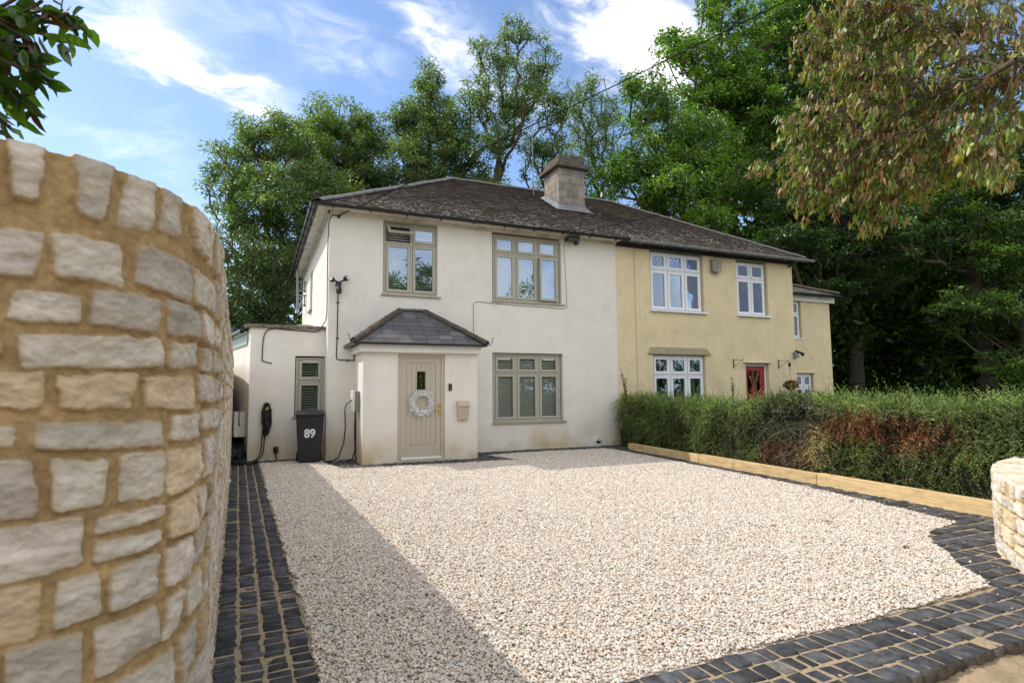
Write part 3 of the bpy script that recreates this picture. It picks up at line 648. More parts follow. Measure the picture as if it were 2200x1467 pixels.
# ridge and hip caps laid as separate tiles
def caps(pts, seg, r, m, parent, name='ridge_cap', gap=.004, flat=.75, n=8, jz=.006):
    mb = MB(); g = random.Random(len(pts)*7+int(seg*100))
    for a, b_ in zip(pts, pts[1:]):
        a, b_ = Vector(a), Vector(b_); L = (b_-a).length; k = max(1, round(L/seg)); t = (b_-a).normalized(); x = t.cross(Vector((0, 0, 1))).normalized(); y = x.cross(t)
        for i in range(k):
            p = a+t*(L*i/k+gap); q = a+t*(L*(i+1)/k-gap+.0); up = g.uniform(-jz, jz); vs = []
            for c, rr in ((p, r*1.06), (q, r)):
                for j in range(n+1):
                    an = math.pi*j/n; vs.append(c+x*math.cos(an)*rr+y*(math.sin(an)*rr*flat+up))
                for j in range(n+1):
                    an = math.pi*(n-j)/n; vs.append(c+x*math.cos(an)*(rr-.018)+y*(math.sin(an)*(rr-.018)*flat+up-.008))
            N2 = 2*(n+1); mb.add(vs, [(j, (j+1) % N2, N2+(j+1) % N2, N2+j) for j in range(N2)]+[tuple(range(N2))[::-1], tuple(range(N2, 2*N2))])
    return mb.obj(name, m, parent)
def capsp(pts, seg, r, m, P, name='ridge_cap', **k):
    o = caps(pts, seg, r, m, P, name, **k); 
    if P.parent is None: o.matrix_parent_inverse = Matrix.Translation(P.location).inverted()
    return o
caps([(1.06, -.29, EZ+.0), (5.44, 4.09, RZ-.01)], .42, .15, m_ridge, roof, 'hip_cap', flat=.5)
caps([(5.44, 4.09, RZ-.03), (8.80, 4.09, RZ-.03)], .45, .13, m_ridge, roof, 'ridge_cap')
caps([(8.80, 4.09, RZ-.03), (11.36, 4.09, RZ-.03)], .45, .13, m_ridge, yroof, 'ridge_cap')
caps([(11.36, 4.09, RZ-.01), (15.73, -.27, EZ+.0)], .42, .15, m_ridge, yroof, 'hip_cap', flat=.5)
caps([(1.08, 8.4, EZ), (5.44, 4.09, RZ-.01)], .42, .15, m_ridge, roof, 'hip_cap')
b = MB(); b.tube([(1.08, -.36, EZ+.06), (1.06, -.38, EZ+.13)], .03, 8); b.lathe((1.06, -.38, EZ+.15), [(.01, -.03), (.05, 0), (.045, .05), (.01, .08)], 10); put(b, 'hip_finial', m_hipold, roof)
# soffit, fascia, gutter
b = MB(); b.box(1.10, 8.80, -.30, -.0, EZ-.075, EZ-.063); b.box(1.10, 1.37, 0, 8.1, EZ-.075, EZ-.063); b.box(1.33, 8.80, -.05, -.004, 5.36, EZ-.076); b.box(1.32, 1.366, -.05, 8.1, 5.36, EZ-.076)
put(b, 'fascia', m_fascia, WH)
b = MB(); b.box(2.545, 3.815, -.012, .08, 5.20+.12, 5.40); put(b, 'head_board', m_beam, WH)
def gutter(p0, p1, r, m, parent, brk=.9, seed=0, name='gutter'):
    mb = MB(); p0, p1 = Vector(p0), Vector(p1); t = (p1-p0).normalized(); x = Vector((t.y, -t.x, 0)); n = 8; vs = []
    for c in (p0, p1):
        for j in range(n+1): an = math.pi+math.pi*j/n; vs.append(c+x*math.cos(an)*r+Vector((0, 0, math.sin(an)*r)))
        for j in range(n+1): an = 2*math.pi-math.pi*j/n; vs.append(c+x*math.cos(an)*(r-.006)+Vector((0, 0, math.sin(an)*(r-.006)+.002)))
    N2 = 2*(n+1); mb.add(vs, [(j, (j+1) % N2, N2+(j+1) % N2, N2+j) for j in range(N2)]+[tuple(range(N2))[::-1], tuple(range(N2, 2*N2))])
    L = (p1-p0).length; k = int(L/brk)
    for i in range(k+1):
        c = p0+t*(L*(i+.5)/(k+1)); pts = [c+x*math.cos(math.pi+math.pi*j/8)*(r+.006)+Vector((0, 0, math.sin(math.pi+math.pi*j/8)*(r+.006))) for j in range(9)]
        mb.tube(pts, .008, 4); mb.hexa([c-t*.012+Vector((0, .03, -.02-r)), c+t*.012+Vector((0, .03, -.02-r)), c+t*.012+Vector((0, .09, -.02-r)), c-t*.012+Vector((0, .09, -.02-r))], [c-t*.01+Vector((0, .03, -r+.01)), c+t*.01+Vector((0, .03, -r+.01)), c+t*.01+Vector((0, .09, -r+.01)), c-t*.01+Vector((0, .09, -r+.01))])
    return put(mb, name, m, parent)
gutter((1.0, -.385, 5.475), (9.0, -.385, 5.465), .062, m_gutter, WH, .85)
gutter((.99, 8.3, 5.475), (.99, -.385, 5.475), .062, m_gutter, WH, .85, name='side_gutter')
gutter((9.0, -.385, 5.465), (15.95, -.385, 5.46), .068, m_ggutter, YH, .8)
b = MB(); b.tube([(7.32, -.40, 5.50), (7.36, -.405, 5.40), (7.5, -.3, 5.36)], .025, 6); b.box(7.2, 7.52, -.3, -.06, 5.29, 5.36); b.hexa([(7.48, -.3, 5.2), (7.5, -.3, 5.2), (7.5, -.1, 5.2), (7.48, -.1, 5.2)], [(7.42, -.3, 5.288), (7.52, -.3, 5.288), (7.52, -.1, 5.288), (7.42, -.1, 5.288)]); put(b, 'bracket_box', m_gutter, WH)
b = MB(); b.box(8.802, 15.6, -.30, .0, EZ-.075, EZ-.063); b.box(8.802, 15.46, -.05, -.002, 5.34, EZ-.076); put(b, 'fascia', m_dfascia, YH)
# extension roof of the yellow house
eb = MB(); eb.add([(15.45, 1.0, 4.72), (18.85, 1.0, 4.72), (18.85, 6.3, 4.72), (15.45, 6.3, 4.72), (15.45, 3.6, 5.75), (17.2, 3.6, 5.75)], [(0, 1, 5, 4), (1, 2, 5), (2, 3, 4, 5), (3, 2, 1, 0)], (.09, .085, .08))
tiles(eb, (15.45, .95, 4.70), (18.85, .95, 4.70), (15.45, 3.6, 5.76), (17.2, 3.6, 5.76), .28, .2, .012, 8, [(.12, .11, .105), (.09, .085, .08), (.15, .135, .12)])
ex = put(eb, 'extension_roof', m_slate, YH); caps([(17.2, 3.6, 5.8), (18.87, .95, 4.76)], .3, .09, m_hipold, ex, 'hip_cap')
gutter((15.46, .90, 4.69), (18.9, .90, 4.69), .06, m_gutter, YH, .8, name='extension_gutter')
b = MB(); b.box(15.45, 18.80, 1.12, 1.195, 4.46, 4.66); put(b, 'extension_fascia', m_white, YH)

# chimney
cb = MB(); g = random.Random(4)
cx0, cx1, cy0, cy1 = 8.19, 9.06, 2.0, 2.93
cpal = [(.27, .235, .20), (.31, .28, .245), (.22, .20, .18), (.31, .25, .20), (.20, .185, .17)]
def courses(mb, z0, z1, h):
    z = z0; k = 0
    while z < z1-.05:
        for (ax, a, b_, fix, sgn) in (('x', cx0, cx1, cy0, -1), ('y', cy0, cy1, cx0, -1), ('y', cy0, cy1, cx1, 1), ('x', cx0, cx1, cy1, 1)):
            cuts = [a]; x = a+(.11 if k % 2 else .30)+g.uniform(-.02, .02)
            while x < b_-.08: cuts.append(x); x += .36+g.uniform(-.03, .02)
            cuts.append(b_)
            for p, q in zip(cuts, cuts[1:]):
                d = .012+g.uniform(0, .006); k_ = g.uniform(.85, 1.12); c = tuple(v*k_ for v in g.choice(cpal)); e = .004
                p_ = p+(e if p > a else (-.012 if ax == 'x' else .002)); q_ = q-(e if q < b_ else (-.012 if ax == 'x' else .002))
                if ax == 'x': mb.box(p_, q_, min(fix, fix+sgn*d), max(fix, fix+sgn*d)-.0, z+e, z+h-e, c)
                else: mb.box(min(fix, fix+sgn*d), max(fix, fix+sgn*d), p_, q_, z+e, z+h-e, c)
        z += h; k += 1
cb.box(cx0, cx1, cy0, cy1, 6.2, 8.17, (.13, .12, .11)); courses(cb, 6.83, 8.17, .2233)
chim = put(cb, 'chimney', m_chim, roof)
b = MB(); b.hexa([(cx0-.06, cy0-.06, 8.172), (cx1+.06, cy0-.06, 8.172), (cx1+.06, cy1+.06, 8.172), (cx0-.06, cy1+.06, 8.172)], [(cx0-.14, cy0-.14, 8.20), (cx1+.14, cy0-.14, 8.20), (cx1+.14, cy1+.14, 8.20), (cx0-.14, cy1+.14, 8.20)])
b.box(cx0-.14, cx1+.14, cy0-.14, cy1+.14, 8.2, 8.30)
b.hexa([(cx0-.13, cy0-.13, 8.302), (cx1+.13, cy0-.13, 8.302), (cx1+.13, cy1+.13, 8.302), (cx0-.13, cy1+.13, 8.302)], [(cx0-.02, cy0-.02, 8.36), (cx1+.02, cy0-.02, 8.36), (cx1+.02, cy1+.02, 8.36), (cx0-.02, cy1+.02, 8.36)])
b.box(cx0-.02, cx0+.36, cy0-.02, cy1+.02, 8.361, 8.54); b.box(cx0+.36, cx1+.02, cy0-.02, cy1+.02, 8.361, 8.62)
put(b, 'chimney_cap', m_cap, roof, bevel=.012)
b = MB(); zr = lambda y: EZ+.602*(y+.3)
b.add([(cx0-.20, cy0-.22, zr(cy0-.22)+.05), (cx1+.20, cy0-.22, zr(cy0-.22)+.05), (cx1+.03, cy0-.022, zr(cy0)+.15), (cx0-.03, cy0-.022, zr(cy0)+.15), (cx1+.03, cy0-.022, zr(cy0)+.24), (cx0-.03, cy0-.022, zr(cy0)+.24)], [(0, 1, 2, 3), (3, 2, 4, 5)])
for s, xx in ((-1, cx0), (1, cx1)):
    b.add([(xx+s*.20, cy0-.22, zr(cy0-.22)+.05), (xx+s*.17, cy1, zr(cy1)+.05), (xx+s*.022, cy1, zr(cy1)+.14), (xx+s*.03, cy0-.022, zr(cy0)+.15), (xx+s*.022, cy1, zr(cy1)+.24), (xx+s*.03, cy0-.022, zr(cy0)+.24)], [(0, 1, 2, 3), (3, 2, 4, 5)])
put(b, 'flashing', m_lead, roof)
# ------------------------------------------------------------------ windows
def window(P, x0, x1, z0, z1, y, cols, tr, fm, glass, sill=None, blind=None, fw=.055, sw=.058, name='window', top_h=None, lead=(), fixed=(), opened=(), parts=True, head=0, mull=.05, curtain=(), depth=.07):
    fb = MB(); fb.frame(x0, x1, z0, z1, fw, y, y+depth)
    xs = [x0+fw]+[c for c in cols]+[x1-fw]; rows_ = [(z0+fw, tr-mull/2), (tr+mull/2, z1-fw)] if tr else [(z0+fw, z1-fw)]
    if tr: fb.box(x0+fw, x1-fw, y+.002, y+depth-.002, tr-mull/2, tr+mull/2)
    for c in cols:
        for ri, (za, zb) in enumerate(rows_): fb.box(c-mull/2, c+mull/2, y+.001, y+depth-.001, za, zb)
    wn = put(fb, name, fm, P)
    sb, gb, db = MB(), MB(), MB()
    for ri, (za, zb) in enumerate(rows_):
        for ci in range(len(xs)-1):
            a = xs[ci]+(mull/2 if ci else 0); c = xs[ci+1]-(mull/2 if ci < len(xs)-2 else 0); e = .009
            if (ri, ci) in opened: continue
            sb.frame(a+e, c-e, za+e, zb-e, sw, y-.012, y+.045); gb.box(a+e+sw-.004, c-e-sw+.004, y+.012, y+.018, za+e+sw-.004, zb-e-sw+.004)
            db.box(a, c, y+.05, y+.056, za, za+.02) if False else None
    sb.obj('casement', fm, wn)
    gb.obj('pane', glass, wn)
    if sill: s = MB(); s.box(x0-.06, x1+.06+sill[2], y-sill[0], y-.001, z0-sill[1], z0-.002); s.obj('sill', sill[3], wn, bevel=.006)
    if blind:
        bb = MB(); ang = R_(blind.get('ang', 62)); pit = blind.get('pitch', .05); h = pit*.62; yb_ = y+blind.get('off', .13)
        ha, hb = math.cos(ang)*h, math.sin(ang)*h
        zc = z0+.05
        for (ba, bc) in blind.get('cols', [(x0+.04, x1-.04)]):
            zc = blind.get('z0', z0+.04)
            while zc < z1-.03:
                t = .0035; bb.add([(ba, yb_-ha, zc-hb), (bc, yb_-ha, zc-hb), (bc, yb_+ha, zc+hb), (ba, yb_+ha, zc+hb), (ba, yb_-ha, zc-hb+t), (bc, yb_-ha, zc-hb+t), (bc, yb_+ha, zc+hb+t), (ba, yb_+ha, zc+hb+t)],
                    [(0, 3, 2, 1), (4, 5, 6, 7), (0, 1, 5, 4), (1, 2, 6, 5), (2, 3, 7, 6), (3, 0, 4, 7)]); zc += pit
            for q in (.2, .8) if bc-ba > .3 else (.5,): bb.box(ba+(bc-ba)*q-.003, ba+(bc-ba)*q+.003, yb_-ha-.006, yb_-ha-.003, z0+.03, z1-.03)
        bb.obj('blind', m_blind, wn)
    for (a, c, sd) in curtain:
        cb_ = MB(); gg = random.Random(sd); n = 26; ya = y+.16; ph = gg.random()*6
        for s in range(2): pass
        fr = [(a+(c-a)*k/n, ya+.035*math.sin(k*1.45+ph)) for k in range(n+1)]
        vs = [(xx, yy_, z0+.02) for xx, yy_ in fr]+[(xx*.85+(a+c)/2*.15, yy_, z1-.02) for xx, yy_ in fr]
        vs += [(p[0], p[1]+.006, p[2]) for p in vs]
        m_ = n+1; fs = [(i, i+1, m_+i+1, m_+i) for i in range(n)]+[(2*m_+i, 3*m_+i, 3*m_+i+1, 2*m_+i+1) for i in range(n)]
        cb_.add(vs, fs); cb_.obj('curtain', m_curt, wn)
    if lead:
        za, zb = rows_[-1]
        for ci in lead:
            lb = MB()
            a = xs[ci]+(mull/2 if ci else 0)+sw+.004; c = xs[ci+1]-(mull/2 if ci < len(xs)-2 else 0)-sw-.004; zl, zh = za+sw+.004, zb-sw-.004
            w, h = c-a, zh-zl; st = w/3.2
            for sgn in (1, -1):
                k = -8
                while k < 12:       # clip each diagonal to the pane
                    pts = []; s0 = a+k*st
                    for q in np.linspace(0, 1, 60):
                        zz = zl+h*q; xx = s0+sgn*(zz-zl)*.62
                        if a <= xx <= c: pts.append((xx, y+.009, zz))
                    if len(pts) > 3: lb.tube([pts[0], pts[-1]], .0032, 4)
                    k += 1
            lb.obj('lead_lattice', m_leadw, wn)
    return wn
SIL = (.10, .035, 0, m_sill)
w1 = window(WH, 2.56, 3.84, 3.66, 5.33, .07, [3.21], 4.86, m_sage, m_glass, (.12, .04, 0, m_sill), {'pitch': .058, 'ang': 34}, opened={(1, 0)})
# the open top light, pushed out at the bottom
ob = MB(); zz0, zz1 = 4.89, 5.27; L = zz1-zz0-.02
ob.frame(0, .57, 0, L, .055, -.02, .03); og = MB(); og.box(.052, .518, .0, .006, .052, L-.052)
for mb_, mm_, nm in ((ob, m_sage, 'open_casement'), (og, m_glass2, 'pane')):
    R = Matrix.Translation((2.62, .05, zz1-.01)) @ Matrix.Rotation(R_(-52), 4, 'X') @ Matrix.Translation((0, 0, -L))
    mb_.v = [tuple(R @ Vector(p)) for p in mb_.v]; mb_.obj(nm, mm_, w1)
w2 = window(WH, 5.25, 7.10, 3.66, 5.33, .09, [5.865, 6.475], 4.86, m_sage, m_glass, (.14, .04, .05, m_sill), {'pitch': .058, 'ang': 40, 'cols': [(5.30, 5.75), (5.92, 6.36), (6.53, 6.98)]}, opened={(0, 2)})
ob = MB(); ob.frame(0, .53, 0, 1.10, .056, -.03, .02); og = MB(); og.box(.052, .478, -.006, .0, .052, 1.048)
for mb_, mm_, nm in ((ob, m_sage, 'open_casement'), (og, m_glass, 'pane')):
    R = Matrix.Translation((7.03, .075, 3.725)) @ Matrix.Rotation(R_(7), 4, 'Z') @ Matrix.Translation((-.53, 0, 0))
    mb_.v = [tuple(R @ Vector(p)) for p in mb_.v]; mb_.obj(nm, mm_, w2)
b = MB()
for k in range(40): b.box(6.505, 6.52, .10, .125, 3.76+k*.027, 3.772+k*.027)
b.obj('ladder_strip', m_wpl, w2)
w3 = window(WH, 5.25, 7.09, .70, 2.365, .09, [5.86, 6.47], 1.89, m_sage, m_glass2, (.14, .045, .05, m_sill), {'pitch': .062, 'ang': 46, 'off': .085, 'cols': [(5.30, 5.785), (5.90, 6.395), (6.51, 7.0)]})
w4 = window(WH, .77, 1.36, .94, 2.22, .53, [], 1.70, m_sage, m_glass2, (.1, .04, 0, m_sill), {'pitch': .055, 'ang': 20})
for (a, b_, z) in ((5.36, 5.66, 5.235), (6.62, 6.92, 5.235)): m_ = MB(); m_.box(a, b_, .07, .083, z-.012, z+.012); m_.obj('trickle_vent', m_sage, w2)
for (a, b_, z) in ((5.38, 5.70, 2.225), (6.6, 6.92, 2.225)): m_ = MB(); m_.box(a, b_, .07, .083, z-.012, z+.012); m_.obj('trickle_vent', m_blind, w3)
m_ = MB(); m_.box(3.34, 3.66, .05, .063, 5.225, 5.25); m_.obj('trickle_vent', m_sage, w1)
m_ = MB(); m_.box(.92, 1.22, .50, .513, 2.125, 2.145); m_.obj('trickle_vent', m_blind, w4)
# flank window
k = MB(); k.frame(4.22, 4.93, 3.83, 4.92, .06, 0, .06); k.box(4.54, 4.6, .0, .06, 3.89, 4.86); k.v = [(1.44+p[1], p[0], p[2]) for p in k.v]; sw_ = put(k, 'side_window', m_sage, WH)
k = MB(); k.box(4.28, 4.87, .03, .036, 3.89, 4.86); k.v = [(1.44+p[1], p[0], p[2]) for p in k.v]; k.obj('pane', m_glass2, sw_)
k = MB(); k.box(1.30, 1.45, 4.15, 5.0, 3.77, 3.80); k.obj('sill', m_sill, sw_)
YS = (.15, .05, .05, m_ysill)
window(YH, 9.96, 11.79, 3.66, 5.31, .08, [10.57, 11.18], 4.81, m_ysill, m_glass2, YS, lead=(0, 1, 2), curtain=[(9.98, 10.12, 1), (11.28, 11.75, 2)], mull=.03, sw=.075, fw=.03)
window(YH, 13.13, 14.30, 3.66, 5.28, .08, [13.72], 4.78, m_ysill, m_glass2, YS, curtain=[(13.2, 13.75, 3), (13.85, 14.27, 5)], mull=.03, sw=.07, fw=.03)
window(YH, 9.98, 11.77, .70, 2.40, .08, [10.58, 11.18], 1.86, m_ysill, m_glass2, YS, lead=(0, 1, 2), curtain=[(11.2, 11.6, 7)], mull=.03, sw=.075, fw=.03)
window(YH, 16.38, 17.16, 3.18, 4.46, 1.27, [], 4.0, m_ysill, m_glass2, (.1, .04, .05, m_ysill), mull=.03, sw=.05, fw=.03)
window(YH, 16.58, 17.60, .78, 1.95, 1.27, [17.2], 1.5, m_ysill, m_glass2, (.1, .04, .05, m_ysill), mull=.03, sw=.06, fw=.03)
# red door
b = MB(); b.frame(13.34, 14.24, -.06, 2.20, .06, .10, .17); dfr = put(b, 'door_frame', m_ysill, YH)
b = MB()
b.box(13.40, 14.10, .12, .16, .02, 1.3); b.box(13.40, 13.50, .12, .16, 1.3, 2.13); b.box(14.0, 14.10, .12, .16, 1.3, 2.13); b.box(13.5, 14.0, .12, .16, 2.0, 2.13); b.box(14.10, 14.18, .12, .165, .02, 2.13)
for a in (70, 90, 110): c, s = math.cos(R_(a)), math.sin(R_(a)); b.tube([(13.75+c*.12, .135, 1.42+s*.12), (13.75+c*.62, .135, 1.42+s*.60)], .022, 6)
b.lathe((13.75, .125, 1.40), [(.13, 0), (.13, .03)], 20, axis='y')
b.box(13.47, 13.70, .112, .12, .2, 1.1); b.box(13.8, 14.03, .112, .12, .2, 1.1)
dr = put(b, 'red_front_door', m_red, YH); b = MB(); b.box(13.49, 14.01, .138, .144, 1.29, 2.01); b.obj('pane', m_glass2, dr)

# ------------------------------------------------------------------ porch
PX0, PX1, PY = 1.95, 4.40, -1.1
pb = MB(); wall_grid(pb, PX0, PX1, -.1, 2.27, PY, .14, [(2.655, 3.665, -.0999, 2.235)])
pb.box(PX0, PX0+.14, PY+.142, -.002, -.1, 2.27); pb.box(PX1-.14, PX1, PY+.142, -.002, -.1, 2.27)
put(pb, 'porch_wall', m_render, WH)
b = MB(); b.box(PX0-.09, PX1+.04, PY-.14, PY+.2, 2.26, 2.42); b.box(PX0-.09, PX0+.2, PY+.202, -.004, 2.26, 2.42); b.box(PX1-.2, PX1+.04, PY+.202, -.004, 2.26, 2.42)
pf = put(b, 'porch_fascia', m_white, WH)
for x in (2.1, 2.9, 3.35, 3.6, 4.05, 4.40): b = MB(); b.lathe((x, PY-.143, 2.34), [(.006, 0), (.006, .004)], 8, axis='y'); b.obj('screw', m_gpl, pf)
b = MB(); ez, rz = 2.44, 3.26; L0, L1, F0 = 1.72, 4.53, -1.36
rl, rr_ = (2.88, 0, rz), (3.45, 0, rz)
b.add([(L0, F0, ez), (L1, F0, ez), (L1, -.003, ez), (L0, -.003, ez), (2.88, -.003, rz), (3.45, -.003, rz), (2.88, -.25, rz), (3.45, -.25, rz)], [(0, 1, 7, 6), (0, 6, 4, 3), (1, 2, 5, 7), (6, 7, 5, 4), (3, 2, 1, 0)], (.05, .052, .06))
SP = [(.088, .089, .096), (.10, .101, .108), (.075, .076, .083), (.115, .116, .124)]
tiles(b, (L0, F0-.02, ez-.004), (L1, F0-.02, ez-.004), (2.88, -.25, rz), (3.45, -.25, rz), .30, .19, .005, 5, SP, lift=.005)
tiles(b, (L0-.02, -.003, ez-.004), (L0-.02, F0, ez-.004), (2.88, -.003, rz), (2.88, -.25, rz), .30, .19, .005, 6, SP, lift=.005)
tiles(b, (L1+.02, F0, ez-.004), (L1+.02, -.003, ez-.004), (3.45, -.25, rz), (3.45, -.003, rz), .30, .19, .005, 7, SP, lift=.005)
pr_ = put(b, 'porch_roof', m_slate, WH)
caps([(L0-.0, F0-.02, ez+.01), (2.88, -.25, rz-.01)], .30, .085, m_hipold, pr_, 'hip_cap', flat=.9)
caps([(L1+.0, F0-.02, ez+.01), (3.45, -.25, rz-.01)], .30, .085, m_hipold, pr_, 'hip_cap', flat=.9)
caps([(2.82, -.25, rz+.0), (3.51, -.25, rz+.0)], .35, .07, m_ridge, pr_, 'ridge_cap')
for sx, xx in ((-1, L0), (1, L1)): b = MB(); b.tube([(xx, F0+.02, ez+.1), (xx+sx*.05, F0-.05, ez-.02), (xx+sx*.09, F0-.07, ez+.04), (xx+sx*.10, F0-.06, ez+.13), (xx+sx*.13, F0-.07, ez+.15)], .008, 5); b.obj('hip_iron', m_iron, pr_)
b = MB(); b.box(L0-.01, L1+.01, F0-.006, F0+.05, ez-.035, ez-.008); b.box(L0-.012, L0+.05, F0+.052, -.004, ez-.035, ez-.008); b.box(L1-.05, L1+.012, F0+.052, -.004, ez-.035, ez-.008); b.obj('eaves_strip', m_gutter, pr_)
b = MB(); b.frame(2.66, 3.66, -.06, 2.232, .065, PY+.03, PY+.12); b.box(2.62, 3.76, PY-.05, PY+.028, -.02, .045); dfr = put(b, 'door_frame', m_door, WH)
# door leaf with six vertical boards between rails and stiles
b = MB(); dx0, dx1, dz0, dz1, dy = 2.73, 3.59, .05, 2.165, PY+.045
b.box(dx0, dx0+.115, dy, dy+.05, dz0, dz1); b.box(dx1-.115, dx1, dy, dy+.05, dz0, dz1); b.box(dx0+.115, dx1-.115, dy, dy+.05, dz1-.11, dz1); b.box(dx0+.115, dx1-.115, dy, dy+.05, dz0, dz0+.29)
bx = np.linspace(dx0+.119, dx1-.119, 7); gx0, gx1, gz0, gz1 = 3.055, 3.265, 1.475, 1.885
for i in range(6):
    a, c = bx[i]+.0025, bx[i+1]-.0025
    if i in (2, 3):
        a2, c2 = (a, min(c, gx0)) if i == 2 else (max(a, gx1), c)
        b.box(a, c, dy+.006, dy+.046, dz0+.294, gz0); b.box(a, c, dy+.006, dy+.046, gz1, dz1-.114)
        b.box(a2, c2, dy+.006, dy+.046, gz0, gz1)
    else: b.box(a, c, dy+.006, dy+.046, dz0+.294, dz1-.114)
b.box(dx0+.1, dx1-.1, dy+.03, dy+.045, dz0+.2, gz0-.01) 
dl = put(b, 'front_door', m_door, WH)
b = MB(); b.frame(gx0-.012, gx1+.012, gz0-.012, gz1+.012, .022, dy-.006, dy+.03); b.obj('glazing_bead', m_door, dl)
b = MB(); b.box(gx0+.008, gx1-.008, dy+.022, dy+.028, gz0+.008, gz1-.008); b.obj('pane', mat('dark_glass', (.012, .02, .015), .12, (20, .5)), dl)
b = MB(); gxm = (gx0+gx1)/2; gzm = (gz0+gz1)/2-.01
def poly(mb, pts, r=.003): mb.tube([(x, dy+.02, z) for x, z in pts], r, 4)
poly(b, [(gx0+.02, gz0+.02), (gx1-.02, gz0+.02)]); poly(b, [(gx0+.02, gz1-.02), (gx1-.02, gz1-.02)]); poly(b, [(gx0+.02, gz0), (gx0+.02, gz1)], .002); poly(b, [(gx1-.02, gz0), (gx1-.02, gz1)], .002)
poly(b, [(gxm, gzm+.13), (gxm-.022, gzm+.06), (gxm, gzm+.03), (gxm+.022, gzm+.06), (gxm, gzm+.13)]); poly(b, [(gxm, gzm-.13), (gxm-.022, gzm-.06), (gxm, gzm-.03), (gxm+.022, gzm-.06), (gxm, gzm-.13)])
for s in (-1, 1): poly(b, [(gxm, gzm), (gxm+s*.03, gzm+.03), (gxm+s*.062, gzm), (gxm+s*.03, gzm-.03), (gxm, gzm)])
poly(b, [(gxm-.06, gzm), (gx0+.01, gzm)], .002); poly(b, [(gxm+.06, gzm), (gx1-.01, gzm)], .002)
b.obj('lead_pattern', m_brass, dl)
b = MB(); b.box(dx0+.01, dx1+.0, dy-.035, dy+.0, dz0+.003, dz0+.05); b.obj('weather_bar', m_white, dl, bevel=.006)
b = MB(); b.box(3.535, 3.575, dy-.012, dy-.0, .93, 1.19); b.tube([(3.555, dy-.012, 1.08), (3.555, dy-.05, 1.08), (3.50, dy-.055, 1.075), (3.455, dy-.05, 1.075)], .010, 8); b.lathe((3.555, dy-.02, 1.0), [(.012, 0), (.012, .01)], 12, axis='y'); b.obj('handle', m_brass, dl)

# ------------------------------------------------------------------ things on the walls
def leaf_blades(n, seed): pass
wr = MB(); g = random.Random(11); wc = Vector((3.165, dy-.04, 1.215))
for i in range(800):
    a = g.uniform(0, 2*math.pi); rr = g.gauss(.198, .030); c = wc+Vector((math.cos(a)*rr, -abs(g.gauss(0, .02))-.004, math.sin(a)*rr))
    oa = a+g.uniform(-1.3, 1.3); d = Vector((math.cos(oa), g.uniform(-.7, .1), math.sin(oa))).normalized(); s = Vector((0, 1, 0)).cross(d).normalized(); L = g.uniform(.03, .055); w = L*g.uniform(.2, .32)
    up = d.cross(s)*g.choice((-1, 1)); wr.add([c, c+d*L*.5+s*w+up*.004, c+d*L, c+d*L*.5-s*w+up*.004], [(0, 1, 2), (0, 2, 3)])
for i in range(9):
    a = g.uniform(0, 6.28); c = wc+Vector((math.cos(a)*.18, -.04, math.sin(a)*.18))
    for k in range(9):
        an = k*.7; d = Vector((math.cos(an), -.35, math.sin(an)))*.026; s = Vector((-math.sin(an), 0, math.cos(an)))*.011; wr.add([c, c+d*.6+s, c+d, c+d*.6-s], [(0, 1, 2, 3)])
me = wr.mesh('wreath', fix=False); o = link('wreath', me, m_white_leaf); tag(o, 'round white wreath of leaves and blossoms hanging on the front door', 'wreath')
wt = MB(); wt.tube([wc+Vector((math.cos(a)*.198, -.004, math.sin(a)*.198)) for a in np.linspace(0, 2*math.pi, 33)], .012, 6); wt.tube([wc+Vector((0, 0, .19)), wc+Vector((0, .01, .25))], .003, 4)
wt.obj('wreath_ring', m_twig, o)
t = thing('doorbell', 'slim black doorbell with round button on the porch wall right of the door', 'doorbell', (3.78, PY, 1.54))
b = MB(); b.box(-.035, .035, -.028, -.001, -.075, .075); b.obj('case', m_black, t, bevel=.006); b = MB(); b.lathe((0, -.032, -.035), [(.013, 0), (.011, .003)], 16, axis='y'); b.obj('button', m_gpl, t); b = MB(); b.lathe((0, -.031, .04), [(.010, 0), (.008, .003)], 12, axis='y'); b.obj('camera_lens', m_gpl, t)
t = thing('letterbox', 'beige wall letterbox with sloping lid beneath the doorbell', 'letterbox', (4.055, PY, .84))
b = MB(); b.hexa([(-.115, -.07, 0), (.115, -.07, 0), (.115, -.001, 0), (-.115, -.001, 0)], [(-.13, -.105, .30), (.13, -.105, .30), (.13, -.001, .30), (-.13, -.001, .30)]); b.obj('body', m_lbox, t, bevel=.012)
b = MB(); b.hexa([(-.136, -.118, .30), (.136, -.118, .30), (.136, -.001, .302), (-.136, -.001, .302)], [(-.13, -.10, .39), (.13, -.10, .39), (.13, -.001, .41), (-.13, -.001, .41)]); b.box(-.138, .138, -.124, -.10, .29, .305); b.obj('lid', m_lbox, t, bevel=.008)
